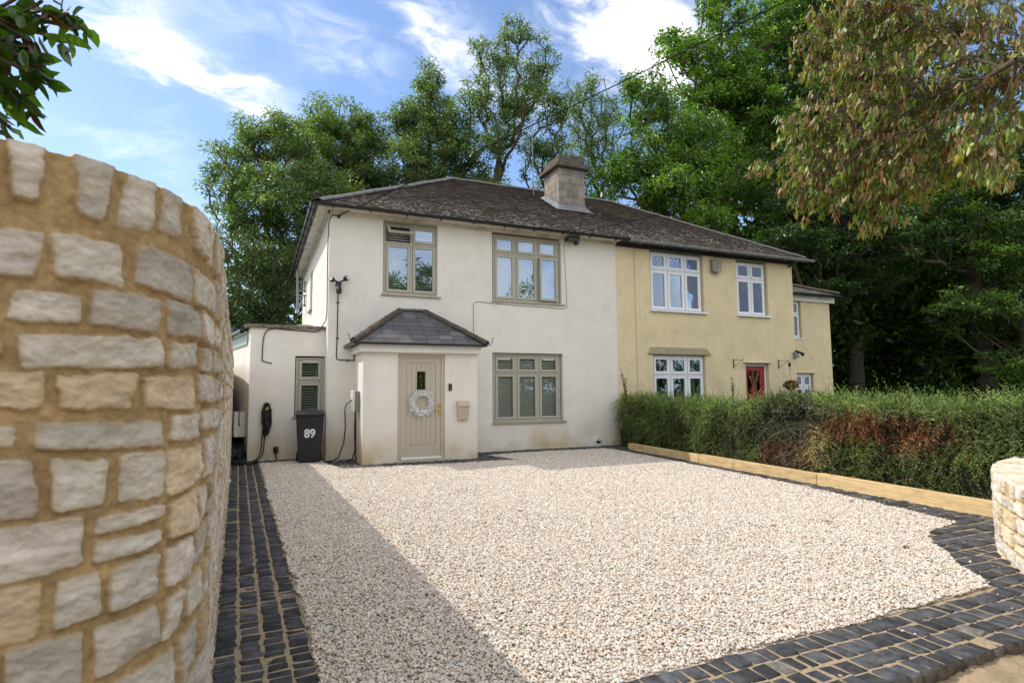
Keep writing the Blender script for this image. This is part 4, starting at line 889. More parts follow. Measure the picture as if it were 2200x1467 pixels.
# wall charger on the porch flank
t = thing('car_charger', 'cream and grey electric car charger on the left flank of the porch', 'charger', (PX0, -.62, 1.27))
b = MB(); b.box(-.10, -.001, -.14, .14, -.2, .2); b.obj('back_plate', m_gpl, t, bevel=.015)
b = MB(); b.box(-.15, -.101, -.15, .15, -.215, .215); b.obj('cover', m_wpl, t, bevel=.02)
b = MB(); b.tube([(-.10, -.05, .02), (-.18, -.06, .01), (-.25, -.06, -.04), (-.28, -.06, -.13), (-.285, -.06, -.20)], [.026, .028, .026, .022, .014], 10); b.obj('plug', m_gpl, t)
b = MB(); b.tube([(-.285, -.06, -.2), (-.27, -.05, -.55), (-.29, 0, -.85), (-.38, .08, -1.15), (-.52, .2, -1.245), (-.75, .3, -1.25)], .013, 8); b.tube([(-.07, -.02, -.19), (-.08, -.03, -.6), (-.06, .0, -1.0), (-.1, .1, -1.2), (-.2, .2, -1.245)], .014, 8); b.tube([(-.06, .02, -.19), (-.05, .0, -.6), (-.05, .02, -1.24)], .012, 8); b.obj('cable', m_black, t)
# conduit and security lamp
t = thing('security_camera_light', 'black twin-lamp security camera high on the white wall above the conduit', 'security light', (1.57, 0, 3.80)); t.scale = (1.25, 1.25, 1.25)
b = MB(); b.tube([(0, -.001, .0), (0, -.07, .0)], .05, 10); b.tube([(0, -.06, .02), (0, -.10, -.08)], [.035, .045], 10); b.lathe((0, -.11, -.12), [(.02, -.06), (.045, -.05), (.05, .02), (.03, .06)], 12); b.tube([(0, -.06, .02), (-.07, -.08, .05)], .015, 6); b.tube([(0, -.06, .02), (.09, -.08, .07)], .015, 6); b.obj('body', m_black, t, smooth=False)
for sx in (-1, 1):
    b = MB(); c = Vector((sx*.085, -.085, .05+.03*(sx > 0))); d = Vector((sx*.65, -.6, .25)).normalized(); b.tube([c, c+d*.02, c+d*.08], [.02, .045, .05], 12); lp = b.obj('lamp_head', m_black, t)
    b = MB(); b.tube([c+d*.081, c+d*.085], [.042, .038], 12); b.obj('lens', m_lens, lp)
b = MB(); b.tube([(1.57, -.012, 3.66), (1.565, -.012, 2.6), (1.555, -.012, 2.22), (1.57, -.012, 2.165), (1.62, -.012, 2.15), (1.93, -.012, 2.14), (1.935, -.03, 2.14), (1.935, -.03, 2.27)], .011, 8)
for z in (3.4, 2.62): b.box(1.54, 1.60, -.026, -.0, z-.012, z+.012)
b.box(1.78, 1.80, -.026, -.0, 2.11, 2.17); o = b.obj('conduit', m_black); tag(o, 'thin black conduit dropping from the security camera light to the porch', 'conduit')
# cables clipped to the walls
def wire(name, pts, r, label, cat='cable', m=None, group=None, n=5):
    P = smooth3(pts); b = MB(); b.tube(P, r, n); o = b.obj(name, m or m_black); tag(o, label, cat, group); return o
def smooth3(pts, k=5):
    P = [Vector(p) for p in pts]; P = [2*P[0]-P[1]]+P+[2*P[-1]-P[-2]]; out = []
    for i in range(1, len(P)-2):
        a, b_, c, d = P[i-1:i+3]
        for j in range(k):
            t = j/k; out.append(.5*((2*b_)+(-a+c)*t+(2*a-5*b_+4*c-d)*t*t+(-a+3*b_-3*c+d)*t**3))
    out.append(P[-2]); return out
wire('corner_cable', [(1.56, -.04, 5.30), (1.45, -.03, 5.335), (1.38, -.02, 5.27), (1.352, .04, 5.1), (1.345, .08, 4.4), (1.35, .08, 3.6), (1.345, .08, 3.1), (1.30, .35, 2.93), (1.20, .43, 2.80), (.9, .445, 2.80), (.5, .445, 2.82), (.3, .445, 2.83), (.16, .445, 2.77), (.10, .445, 2.6), (.085, .445, 2.2), (.10, .445, 2.13), (.28, .445, 2.08)], .011, 'black cable running down the house corner and looping across the annexe wall', 'cable')
wire('clipped_wire', [(7.2, -.012, 5.28), (7.22, -.01, 4.9), (7.25, -.01, 4.4), (7.26, -.01, 3.7), (7.2, -.01, 3.55), (6.5, -.01, 3.555), (5.8, -.01, 3.56), (5.2, -.01, 3.58), (4.85, -.01, 3.60), (4.74, -.01, 3.56), (4.71, -.01, 3.45), (4.715, -.01, 2.72)], .006, 'thin grey wire looping under the wide upstairs window to the porch roof', 'cable', m_gpl)
wire('wall_wire', [(9.40, -.01, 5.36), (9.405, -.01, 4.5), (9.41, -.01, 3.0), (9.42, -.01, 1.2)], .004, 'thin wire running straight down the yellow wall beside the party line', 'cable', m_alarm)
# rope-like christmas lights bundle
rp = MB(); g = random.Random(3); bc = Vector((.20, .40, 1.0))
for k in range(14):
    a0 = g.uniform(-.05, .05); w = g.uniform(.03, .085); top = g.uniform(1.17, 1.25); bot = g.uniform(.52, .72); pts = []
    for j in range(21):
        t_ = j/20*2*math.pi; pts.append((bc.x+a0*.5+math.sin(t_)*w+g.uniform(-.006, .006), bc.y-g.uniform(.0, .05), (top+bot)/2+math.cos(t_)*(top-bot)/2+g.uniform(-.008, .008)))
    rp.tube(pts, .011, 5)
for k in range(500):
    z = g.uniform(.62, 1.24); c = Vector((bc.x+g.gauss(0, .05), bc.y-g.uniform(.0, .08), z)); d = Vector((g.uniform(-1, 1), g.uniform(-1, .1), g.uniform(-1, 1))).normalized()*.02; s = d.cross(Vector((.3, .5, .8))).normalized()*.006
    rp.add([c, c+d*.5+s, c+d, c+d*.5-s], [(0, 1, 2, 3)])
for off in (0, .05):
    pts = smooth3([(.14+off, .38, .7), (.12+off, .36, .45), (.10+off, .33, .2), (.0+off, .3, .06), (-.18, .28, .035), (-.45, .25, .03)], 6); rp.tube(pts, .012, 5)
    for p in pts:
        for _ in range(5):
            d = Vector((g.uniform(-1, 1), g.uniform(-1, 1), g.uniform(-1, 1))).normalized()*.022; s = d.cross(Vector((.3, .5, .8))).normalized()*.006; rp.add([p, p+d*.5+s, p+d, p+d*.5-s], [(0, 1, 2, 3)])
me = rp.mesh('light_string_bundle', fix=False); o = link('light_string_bundle', me, m_black); tag(o, 'bundle of black rope lights hanging coiled on the annexe wall', 'rope lights')
b = MB(); b.tube([(.19, .34, 1.08), (.19, .335, 1.14)], .012, 6); b.tube([(.225, .335, 1.10), (.225, .33, 1.16)], .012, 6); b.obj('yellow_tag', mat('yellow_label', (.7, .55, .1), .5), o)
b = MB(); b.tube([(.20, .455, 1.23), (.20, .40, 1.25)], .012, 6); b.obj('hook', m_iron, o)
t = thing('outdoor_socket', 'small black outdoor socket low on the annexe wall between rope lights and bin', 'socket', (.40, .46, .25))
b = MB(); b.box(-.05, .05, -.06, -.001, -.06, .06); b.obj('case', m_black, t, bevel=.01)
b = MB(); b.tube(smooth3([(.0, -.04, -.05), (.01, -.06, -.16), (.06, -.08, -.215), (.25, -.09, -.22), (.6, -.08, -.222)]), .011, 6); b.obj('cable', m_black, t)
# meter box and sheeted heap down the side passage
a = R_(10)
t = thing('meter_cabinet', 'white utility cabinet on the side wall at the end of the stone wall', 'cabinet', skew(.75, -.0, .52)); t.rotation_euler.z = a
b = MB(); b.box(-.22, -.002, -.46, .42, 0, .52); b.obj('box', m_white, t, bevel=.01); b = MB(); b.box(-.232, -.222, -.43, .39, .03, .49); b.obj('door', m_white, t); b = MB(); b.tube(smooth3([(-.1, -.475, .6), (-.12, -.49, .58), (-.14, -.485, .45), (-.13, -.48, .30)]), .012, 6); b.tube([(-.13, -.48, .3), (-.13, -.48, .24)], .02, 6); b.obj('hose_tail', m_gpl, t)
b = MB()
for x in (-.16, -.1, -.05): b.tube([(x, -.3, 0), (x, -.3, -.5)], .014, 6)
b.obj('pipe', m_black, t)
def heap():
    g = np.random.default_rng(5); n, m = 40, 20; V = []
    for j in range(m+1):
        ph = j/m*math.pi/2
        for i in range(n):
            th = i/n*2*math.pi; r = 1+.35*float(vnoise(np.array(th*2.2), np.array(ph*5), 3))+.25*float(vnoise(np.array(th*6.), np.array(ph*9), 5))
            V.append((-.42+.30*math.cos(th)*math.cos(ph)*r, 1.0+.85*math.sin(th)*math.cos(ph)*r, .0+.42*math.sin(ph)*r))
    F = [(j*n+i, j*n+(i+1) % n, (j+1)*n+(i+1) % n, (j+1)*n+i) for j in range(m) for i in range(n)]
    o = link('sheeted_heap', np_mesh('sheeted_heap', np.array(V), np.array(F), smooth=True), m_tarp); tag(o, 'crumpled black plastic sheeting heaped below the white cabinet', 'sheeting')
    V = []; F = []
    for i in range(30):
        for j in range(8): V.append((-.55+i*.034, .02+j*.05+.0, .02+.035*abs(float(vnoise(np.array(i*.6), np.array(j*.8), 8)))*2))
    F = [(i*8+j, (i+1)*8+j, (i+1)*8+j+1, i*8+j+1) for i in range(29) for j in range(7)]
    o2 = link('sheet_tail', np_mesh('sheet_tail', np.array(V), np.array(F), smooth=True), m_tarp, o)
heap()
# wheelie bin
t = thing('wheelie_bin', 'dark grey wheelie bin marked 89 standing against the annexe window', 'wheelie bin', (1.03, -.16, .015)); t.rotation_euler.z = R_(-4)
b = MB(); b.hexa([(-.215, -.24, .02), (.215, -.24, .02), (.2, .22, .02), (-.2, .22, .02)], [(-.27, -.31, .94), (.27, -.31, .94), (.26, .29, .94), (-.26, .29, .94)]); b.box(-.285, .285, -.335, .30, .94, .985); body = b.obj('body', m_bin, t, bevel=.018)
b = MB(); b.hexa([(-.30, -.36, .988), (.30, -.36, .988), (.29, .33, .988), (-.29, .33, .988)], [(-.285, -.33, 1.03), (.285, -.33, 1.03), (.28, .31, 1.055), (-.28, .31, 1.055)]); b.tube([(-.2, .34, 1.03), (.2, .34, 1.03)], .018, 8); b.obj('lid', m_bin, t, bevel=.014)
for sx in (-1, 1): b = MB(); b.lathe((sx*.235, .2, .09), [(.10, -.025), (.10, .025)], 20, axis='x'); b.obj('wheel', m_black, t)
def text(body_, size, loc, rot, m, parent, name, ext=.001, xs=1.0, bold=0.0):
    cu = bpy.data.curves.new(name, 'FONT'); cu.body = body_; cu.size = size; cu.extrude = ext; cu.offset = bold; cu.align_x = 'CENTER'; cu.align_y = 'CENTER'
    o = bpy.data.objects.new(name, cu); dg = bpy.context.evaluated_depsgraph_get(); COL.objects.link(o)
    me = bpy.data.meshes.new_from_object(o.evaluated_get(bpy.context.evaluated_depsgraph_get())); bpy.data.objects.remove(o)
    q = link(name, me, m, parent); q.location = loc; q.rotation_euler = rot; q.scale = (xs, 1, 1); return q
text('89', .235, (.0, -.292, .60), (R_(90+4.4), 0, 0), m_num, t, 'house_number', xs=.92, bold=.008)
t = thing('toolbox_lump', 'small dark crate with an orange tag tucked beside the wheelie bin', 'crate', (.66, .25, 0)) if False else None
# yellow house fittings
def bracket(x, label):
    t = thing('basket_bracket', label, 'bracket', (x, 0, 2.06), 'hanging basket brackets either side of the red door')
    b = MB(); b.box(-.012, .012, -.015, -.001, 0, .27); b.obj('back_plate', m_iron, t)
    b = MB(); b.tube([(0, -.01, .235), (0, -.38, .225), (0, -.41, .25)], .007, 6); b.tube([(0, -.01, .03), (0, -.36, .22)], .006, 6); b.tube([(0, -.05, .12), (0, -.07, .09), (0, -.04, .08)], .004, 5); b.obj('arm', m_iron, t); return t
# arms lean along the wall normal; both hang out over the path
bracket(12.85, 'empty rusty iron bracket left of the red door'); bracket(14.67, 'rusty iron bracket holding the hanging basket right of the red door')
t = thing('hanging_basket', 'hanging basket of red flowers right of the red door', 'hanging basket', (14.67, -.40, 1.55))
b = MB(); b.lathe((0, 0, 0), [(.05, -.16), (.13, -.10), (.17, 0), (.16, .0), (.1, -.08)], 18); b.obj('bowl', m_iron, t)
b = MB(); 
for a_ in (0, 2.1, 4.2): b.tube([(math.cos(a_)*.16, math.sin(a_)*.16, .0), (0, 0, .36)], .003, 4)
b.tube(smooth3([(0, 0, .36), (.02, 0, .42), (.05, 0, .47), (.0, 0, .50), (-.02, 0, .46), (0, 0, .52)]), .006, 5); b.lathe((0, 0, .62), [(.005, -.09), (.035, -.04), (.045, 0), (.03, .05), (.005, .08)], 10); b.tube([(0, 0, .52), (0, 0, .73)], .004, 4); b.obj('hanger', m_iron, t)
g = random.Random(9); b = MB(); fl = MB()
for k in range(420):
    th, ph = g.uniform(0, 6.28), g.uniform(-.5, 1.4); r = g.uniform(.12, .23); c = Vector((math.cos(th)*math.cos(ph)*r, math.sin(th)*math.cos(ph)*r, math.sin(ph)*r*.6)); d = Vector((g.uniform(-1, 1), g.uniform(-1, 1), g.uniform(-1, 1))).normalized()*.045; s = d.cross(Vector((.2, .4, .9))).normalized()*.02
    k_ = g.uniform(.5, 1.3); b.add([c, c+d*.5+s, c+d, c+d*.5-s], [(0, 1, 2, 3)], (.03*k_, .07*k_, .02*k_))
for k in range(16):
    th = g.uniform(0, 6.28); r = g.uniform(.1, .24); c0 = Vector((math.cos(th)*r, math.sin(th)*r*.9-.05, g.uniform(-.05, .17)))
    for j in range(16):
        c = c0+Vector((g.gauss(0, .018), g.gauss(0, .018), g.gauss(0, .014))); d = Vector((g.uniform(-1, 1), g.uniform(-1, 1), g.uniform(-1, 1))).normalized()*.03; s = d.cross(Vector((.2, .4, .9))).normalized()*.014; fl.add([c, c+d*.5+s, c+d, c+d*.5-s], [(0, 1, 2, 3)])
me = b.mesh('foliage', fix=False); link('foliage', me, m_leaf_near, t); me = fl.mesh('flowers', fix=False); link('flowers', me, m_petal, t)
t = thing('alarm_box', 'weathered grey plastic box on the yellow wall between the upstairs windows', 'alarm box', (12.26, 0, 4.82))
b = MB(); b.hexa([(-.17, -.12, .06), (.0, -.16, .0), (.17, -.12, .06), (.17, -.001, .06), (-.17, -.001, .06)], [(-.17, -.11, .40), (0, -.15, .40), (.17, -.11, .40), (.17, -.001, .42), (-.17, -.001, .42)]); b.obj('cover', m_alarm, t, bevel=.012)
b = MB(); b.tube(smooth3([(0, -.03, .42), (.02, -.04, .50), (.05, -.03, .56)]), .006, 5); b.obj('cable', m_black, t)
t = thing('security_light', 'grey sensor floodlight on the corner of the yellow extension', 'security light', (15.36, 0, 2.5))
b = MB(); b.hexa([(-.05, -.12, -.1), (.09, -.12, -.1), (.09, -.001, -.1), (-.05, -.001, -.1)], [(-.06, -.10, .08), (.08, -.10, .08), (.08, -.001, .08), (-.06, -.001, .08)]); b.obj('body', m_gpl, t, bevel=.015); b = MB(); b.tube([(-.04, -.08, .12), (.12, -.14, .06), (.19, -.16, .0)], [.03, .035, .065], 12); b.obj('lamp_head', m_black, t); b = MB(); b.tube([(.19, -.16, 0), (.215, -.17, -.015)], [.06, .05], 12); b.obj('lens', m_lens, t)
# aerials and poles
t = thing('aerial_mast', 'tall thin television aerial pole rising behind the chimney', 'aerial', (7.98, 3.3, 7.3))
b = MB(); b.tube([(0, 0, 0), (-.03, 0, 1.8), (-.05, 0, 3.0)], .012, 6); b.obj('pole', m_metal, t); b = MB(); b.tube(smooth3([(.03, 0, .2), (.12, 0, .35), (.17, -.05, .9)]), .012, 5); b.obj('cable', m_black, t)
t = thing('short_pole', 'short grey pole standing behind the ridge left of the chimney', 'pole', (7.55, 4.6, 7.8)); b = MB(); b.tube([(0, 0, 0), (0, 0, 1.0)], .02, 6); b.obj('pole', m_metal, t)
t = thing('aerial_ladder', 'grey metal aerial pole on H-shaped brackets at the back of the side wall', 'aerial', (1.37, 6.6, 4.2))
b = MB(); b.tube([(-.26, 0, -.15), (-.27, 0, 1.55)], .03, 8); b.tube([(-.27, 0, 1.55), (-.27, 0, 1.85)], .012, 6); b.tube([(-.22, .15, -.1), (-.22, .15, .8)], .012, 6); b.obj('pole', m_metal, t)
b = MB()
for z in (.02, .34, .48, .78): b.box(-.32, .0, -.02, .02, z, z+.04)
b.box(-.06, -.02, -.02, .02, .0, .36); b.box(-.06, -.02, -.02, .02, .46, .8); b.box(-.17, -.14, -.02, .02, .06, .34); b.box(-.17, -.14, -.02, .02, .52, .78); b.obj('bracket', m_metal, t)
# overhead lines
def sagline(a, b_, sag, n=16):
    a, b_ = Vector(a), Vector(b_); return [a.lerp(b_, t/n)-Vector((0, 0, sag*4*(t/n)*(1-t/n))) for t in range(n+1)]
for nm, a, b_, sag, r, lab in (('overhead_cable', (1.56, -.05, 5.33), (13.6, -7.5, 11.4), .12, .012, 'black overhead cable rising from the left corner of the white house'),
    ('overhead_cable', (15.3, -.06, 5.30), (20.1, -5.9, 12.65), .1, .009, 'overhead cable climbing steeply from the right corner of the yellow house'),
    ('overhead_cable', (15.6, -.3, 5.42), (27.2, -2.5, 7.5), .12, .009, 'overhead cable leaving the yellow house gutter to the right'),
    ('overhead_cable', (7.45, -.40, 5.45), (19.2, -4.4, 8.9), .1, .007, 'fine overhead wire from the bracket box above the party wall')):
    b = MB(); b.tube(sagline(a, b_, sag), r, 5); o = b.obj(nm, m_cable); tag(o, lab, 'cable', 'overhead cables to the two houses')
b = MB(); b.tube([(1.56, -.001, 5.30), (1.56, -.06, 5.33)], .03, 8); o = put(b, 'cable_hook', m_iron, WH); b = MB(); b.tube([(15.3, -.001, 5.28), (15.3, -.07, 5.30)], .035, 8); put(b, 'cable_hook', m_iron, YH)
# inspection cover at the wall foot
t = thing('outlet_cover', 'small pale rounded cover at the foot of the white wall by the hedge', 'cover', (8.1, -.0, 0)); b = MB(); b.box(-.09, .09, -.08, -.001, -.02, .16); b.tube([(0, -.08, .16), (0, -.001, .16)], .09, 16); b.obj('cover', m_wpl, t, bevel=.01)
t = thing('overflow_pipe', 'short white pipe stub poking out of the long stone wall', 'pipe', (-.32, -4.6, .33)); b = MB(); b.tube([(-.05, 0, 0), (.045, 0, 0)], .022, 12); b.obj('pipe', m_wpl, t)
# ------------------------------------------------------------------ sleepers
TLN = [((8.30, -1.1), (8.035, -3.85), 'far pale timber sleeper against the hedge nearest the house'), ((8.035, -3.855), (7.757, -6.72), 'middle timber sleeper against the hedge'), ((7.757, -6.725), (7.50, -9.36), 'near timber sleeper ending at the low stone wall')]
for k, (a, c, lab) in enumerate(TLN):
    a, c = Vector((*a, 0)), Vector((*c, 0)); t_ = (c-a).normalized(); nn = Vector((-t_.y, t_.x, 0)); nn = nn if nn.x > 0 else -nn; z1 = .165+.01*k; b = MB(); kk = (1.0, .95, 1.08)[k]
    b.hexa([a+Vector((0, 0, -.05)), c+Vector((0, 0, -.05)), c+nn*.11+Vector((0, 0, -.05)), a+nn*.11+Vector((0, 0, -.05))], [a+Vector((0, 0, z1)), c+Vector((0, 0, z1)), c+nn*.11+Vector((0, 0, z1)), a+nn*.11+Vector((0, 0, z1))], (kk, kk, kk))
    me = b.mesh('sleeper'); bb = bmesh.new(); bb.from_mesh(me); bmesh.ops.bevel(bb, geom=bb.edges[:], offset=.007, segments=2, affect='EDGES'); bb.to_mesh(me); bb.free()
    tag(link('timber_sleeper', me, m_timber), lab, 'timber sleeper', 'timber sleepers edging the drive')

# ------------------------------------------------------------------ plants
def leaf_array(P, D, Lh, Wd, col, g, fold=.25, curl=.15):
    """one folded two-triangle leaf per point; P base points, D unit directions"""
    n = len(P); r = g.normal(size=(n, 3)); S = np.cross(D, r); S /= np.linalg.norm(S, axis=1)[:, None]+1e-9; U = np.cross(S, D)
    Lh = np.broadcast_to(Lh, (n,))[:, None]; Wd = np.broadcast_to(Wd, (n,))[:, None]
    a = P; b = P+D*Lh*.45+S*Wd*.5+U*Wd*fold; c = P+D*Lh-U*Lh*curl; d = P+D*Lh*.45-S*Wd*.5+U*Wd*fold
    V = np.stack([a, b, c, d], 1).reshape(-1, 3); k = np.arange(n)[:, None]*4
    F = np.concatenate([k+np.array([[0, 1, 2]]), k+np.array([[0, 2, 3]])], 0)
    return V, F, np.repeat(col, 4, 0)
def skeleton(base, trunk, tips, g, steep=.9, up=.5, sub=3, wob=.10):
    """grow limbs from a trunk polyline to every tip; returns nodes, parents"""
    nodes = [np.array(base, float)]; par = [-1]
    for p in trunk: nodes.append(np.array(p, float)); par.append(len(nodes)-2)
    # refine the trunk
    NN = [nodes[0]]; PP = [-1]
    for i in range(1, len(nodes)):
        for k in range(1, 7): NN.append(nodes[i-1]+(nodes[i]-nodes[i-1])*k/6+g.normal(0, .03, 3)*(k < 6)); PP.append(len(NN)-2)
    nodes, par = NN, PP; ntr = len(nodes); c0 = nodes[ntr//2]
    order = np.argsort([np.linalg.norm(t-c0) for t in tips]); lo = max(2, ntr//5)
    arr = np.zeros((len(nodes)+len(tips)*(sub+1), 3)); arr[:len(nodes)] = nodes; n = len(nodes); tipn = []; pl = np.zeros(len(arr)); pl[:n] = 0
    for ti in order:
        t = tips[ti]; d = t-arr[lo:n]; L = np.linalg.norm(d, axis=1); cost = L+up*np.clip(-d[:, 2], 0, None)*2+(L < .15)*5+.42*pl[lo:n]+steep*np.clip(.9*np.hypot(d[:, 0], d[:, 1])-d[:, 2], 0, None)
        j = lo+int(np.argmin(cost)); p = arr[j]; L = np.linalg.norm(t-p); prev = j
        mid = (p+t)/2+np.array([0, 0, -.10*L])+g.normal(0, wob*L*.5, 3)
        for k in range(1, sub+1):
            s = k/sub; q = (1-s)**2*p+2*s*(1-s)*mid+s*s*t; arr[n] = q; par.append(prev); pl[n] = pl[prev]+np.linalg.norm(q-arr[prev]); prev = n; n += 1
        tipn.append(prev)
    return arr[:n], np.array(par), tipn
def limbs(nodes, par, tips, r0, rt, sides=5, pw=.5):
    n = len(nodes); cnt = np.zeros(n); cnt[tips] = 1
    for i in range(n-1, 0, -1): cnt[par[i]] += cnt[i]
    rad = rt+(r0-rt)*(cnt/cnt[0])**pw; idx = np.arange(1, n); idx = idx[cnt[idx] > 0]
    a = nodes[par[idx]]; b = nodes[idx]; ra = np.minimum(rad[par[idx]], rad[idx]*1.25); rb = rad[idx]
    t = b-a; t /= np.linalg.norm(t, axis=1)[:, None]+1e-9; x = np.cross(t, [.31, .2, .93]); x /= np.linalg.norm(x, axis=1)[:, None]+1e-9; y = np.cross(t, x)
    an = np.arange(sides)*2*np.pi/sides; R = x[:, None]*np.cos(an)[None, :, None]+y[:, None]*np.sin(an)[None, :, None]
    V = np.concatenate([a[:, None]+R*ra[:, None, None], b[:, None]+R*rb[:, None, None]], 1).reshape(-1, 3)
    k = np.arange(len(idx))[:, None, None]*2*sides; j = np.arange(sides); q = np.stack([j, (j+1) % sides, (j+1) % sides+sides, j+sides], -1)[None]
    return V, (k+q).reshape(-1, 4)
def tree(name, label, cat, base, trunk, lobes, ntip, nleaf, ll, lw, cr, pal, r0, seed, group=None, droop=.2, lm=None, bark=None, rt=.012, shell=.45, sub=3, flat=.7, gaps=.0, extra=None, spread=1.0):
    g = np.random.default_rng(seed); vol = np.array([l[3]*l[4]*l[5] for l in lobes])**.75; vol /= vol.sum(); tips = []
    for l, w in zip(lobes, vol):
        k = max(4, int(ntip*w)); d = g.normal(size=(k, 3)); d /= np.linalg.norm(d, axis=1)[:, None]; r = g.random(k)**shell
        r *= 1+.22*vnoise(d[:, 0]*2.3+seed, d[:, 2]*2.3, seed); tips.append(np.array(l[:3])+d*r[:, None]*np.array(l[3:]))
    tips = np.concatenate(tips); tips = tips[tips[:, 2] > .25]
    nodes, par, tn = skeleton(base, trunk, tips, g, sub=sub)
    V, F = limbs(nodes, par, tn, r0, rt)
    t = thing(name, label, cat, tuple(base), group)
    inv = Matrix.Translation(Vector(base)).inverted()
    o = link('trunk', np_mesh('trunk', V, F, smooth=True), bark or m_bark, t); o.matrix_parent_inverse = inv
    # leaf tufts on the twig ends, and some along the outer twigs
    m = len(tips); per = g.poisson(nleaf, m); cid = np.repeat(np.arange(m), per); n = len(cid)
    off = g.normal(size=(n, 3)); off /= np.linalg.norm(off, axis=1)[:, None]; off *= (g.random(n)**.6)[:, None]*cr*g.uniform(.6, 1.3, m)[cid][:, None]; off[:, 2] *= flat
    P = tips[cid]+off; ctr = np.average([l[:3] for l in lobes], axis=0)
    D = off/np.linalg.norm(off, axis=1)[:, None]+g.normal(0, .5, (n, 3))+np.array([0, 0, -droop*2]); D /= np.linalg.norm(D, axis=1)[:, None]
    tint = g.uniform(.72, 1.3, m)[cid]*g.uniform(.75, 1.25, n); pi = g.choice(len(pal), m)[cid]; sw = g.random(n) < .3; pi[sw] = g.choice(len(pal), sw.sum())
    col = np.array(pal)[pi]*tint[:, None]
    V, F, C = leaf_array(P, D, ll*g.uniform(.6, 1.3, n), lw*g.uniform(.7, 1.2, n), col, g)
    o = link('crown', np_mesh('crown', V, F, C), lm or m_leaf_far, t); o.matrix_parent_inverse = inv
    return t
ASH = [(.13, .195, .055), (.105, .17, .055), (.165, .22, .065), (.085, .14, .05), (.21, .245, .08)]
ASHG = 'ash trees behind the houses'
tree('ash_tree', 'spreading ash tree at the far left behind the annexe', 'tree', (1.2, 15.5, 0), [(1.0, 15.5, 2.5), (.9, 15.5, 4.6)],
    [(-0.9,16,12.4,1.469,1.32,1.378),(0.7,16,13.3,1.921,1.65,1.59),(-1.5,16,10.9,1.356,1.1,1.272),(0.7,15,10.2,2.373,2.09,1.908),(-0.8,15,8.6,1.356,1.1,1.166),(1.9,15,8.8,2.034,1.76,1.484),(0.8,15,7,1.808,1.54,1.272),(2.6,15,11.2,1.582,1.32,1.484)], 460, 88, .18, .062, .46, ASH, .22, 1, ASHG)
tree('ash_tree', 'round topped ash tree rising over the left hip of the roof', 'tree', (3.6, 18, 0), [(3.6, 18, 3), (3.5, 18, 6.5)],
    [(3.4,18,15.6,1.921,1.54,1.378),(2.5,18,13.9,2.147,1.76,1.908),(4.4,18,13.9,2.147,1.76,2.226),(3.5,18,12,2.486,1.98,1.59),(5.2,18,15.4,1.356,1.1,1.166),(5.4,18,12.6,1.695,1.32,1.59)], 420, 88, .19, .065, .48, ASH, .26, 2, ASHG)
tree('ash_tree', 'pointed ash tree standing left of the tall sparse one', 'tree', (8.6, 17, 0), [(8.6, 17, 4), (8.5, 17, 8)],
    [(8.4,17,18.6,0.678,0.66,1.272),(8.3,17,16.9,1.469,1.21,1.696),(7,17,15.8,1.356,1.1,1.378),(9,16,14.9,1.921,1.65,1.802),(7.2,16,13.4,1.808,1.43,1.484),(9.9,16,13.1,1.469,1.1,1.06),(8.4,16.5,12,2.26,1.54,1.378)], 420, 88, .18, .062, .43, ASH, .27, 3, ASHG)
tree('ash_tree', 'tallest sparse ash tree with open branches between roof ridge and sky', 'tree', (12.2, 14, 0), [(12.3, 14, 4), (12.2, 14, 8.2)],
    [(12,14,20.4,1.13,1.1,1.272),(10.9,14,18.8,1.356,1.21,1.378),(13.4,14,19,1.356,1.32,1.378),(10.1,14,16.6,1.243,1.1,1.272),(12.5,14,16.5,2.147,1.76,1.696),(14.5,14,17.4,1.243,1.1,1.59),(10.9,14,14.3,1.582,1.32,1.484),(13.6,14,14.2,1.695,1.32,1.59),(14.6,14,12.5,1.356,1.32,1.272),(10.6,14,12,1.13,1.1,1.06)], 440, 60, .17, .06, .42, ASH, .24, 4, ASHG, shell=.6)
tree('ash_tree', 'thin ash tree with pale bare twigs between the tall ash and the dark green trees', 'tree', (21.5, 22, 0), [(21.5, 22, 5), (21.5, 22, 10.5)],
    [(21.9,22,23.6,1.469,1.32,1.378),(20.7,22,21.3,1.808,1.54,1.696),(23.1,22,21.4,1.582,1.32,2.014),(21.8,22,18.6,2.486,2.09,1.908),(19.8,22,16.9,1.469,1.21,1.696),(22.2,22,16,1.808,1.43,1.696)], 340, 42, .2, .07, .5, ASH, .25, 5, ASHG)
LEFTP = [(.045, .075, .022), (.035, .06, .02), (.07, .10, .03), (.10, .12, .03)]
tree('evergreen_shrub', 'dark bushy evergreens filling the gap between stone wall and side wall', 'shrub', (-.2, 12.5, 0), [(-.2, 12.5, 1.5), (-.2, 12.5, 3.5)],
    [(-.8,12.2,7.0,1.4,1.0,1.1),(.4,12.5,6.2,1.5,1.1,1.2),(-1.0,11.5,5.2,1.2,1,1.1),(.6,11.8,4.8,1.5,1,1.1),(-.3,11.3,3.9,1.6,1,1.0),(.9,11,3.4,1.0,1,.8),(-1.2,10.8,3.2,1.0,1,.9)], 230, 85, .13, .05, .42, LEFTP, .14, 6, None)
tree('evergreen_shrub', 'rounder green shrub low behind the flat annexe roof', 'shrub', (.8, 9.3, 0), [(.8, 9.3, 1.2), (.8, 9.3, 2.4)], [(.55,9.2,3.3,.9,.8,.6),(1.1,9.3,2.9,.8,.8,.6),(-.1,9.3,2.8,.8,.8,.6)], 70, 90, .11, .05, .32, [(.08,.13,.035),(.055,.10,.03)], .06, 7, None)
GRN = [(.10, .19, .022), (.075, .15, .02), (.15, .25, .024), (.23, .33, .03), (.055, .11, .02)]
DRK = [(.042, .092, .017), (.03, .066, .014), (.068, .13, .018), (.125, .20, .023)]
WG = 'broadleaved trees of the wood on the right'
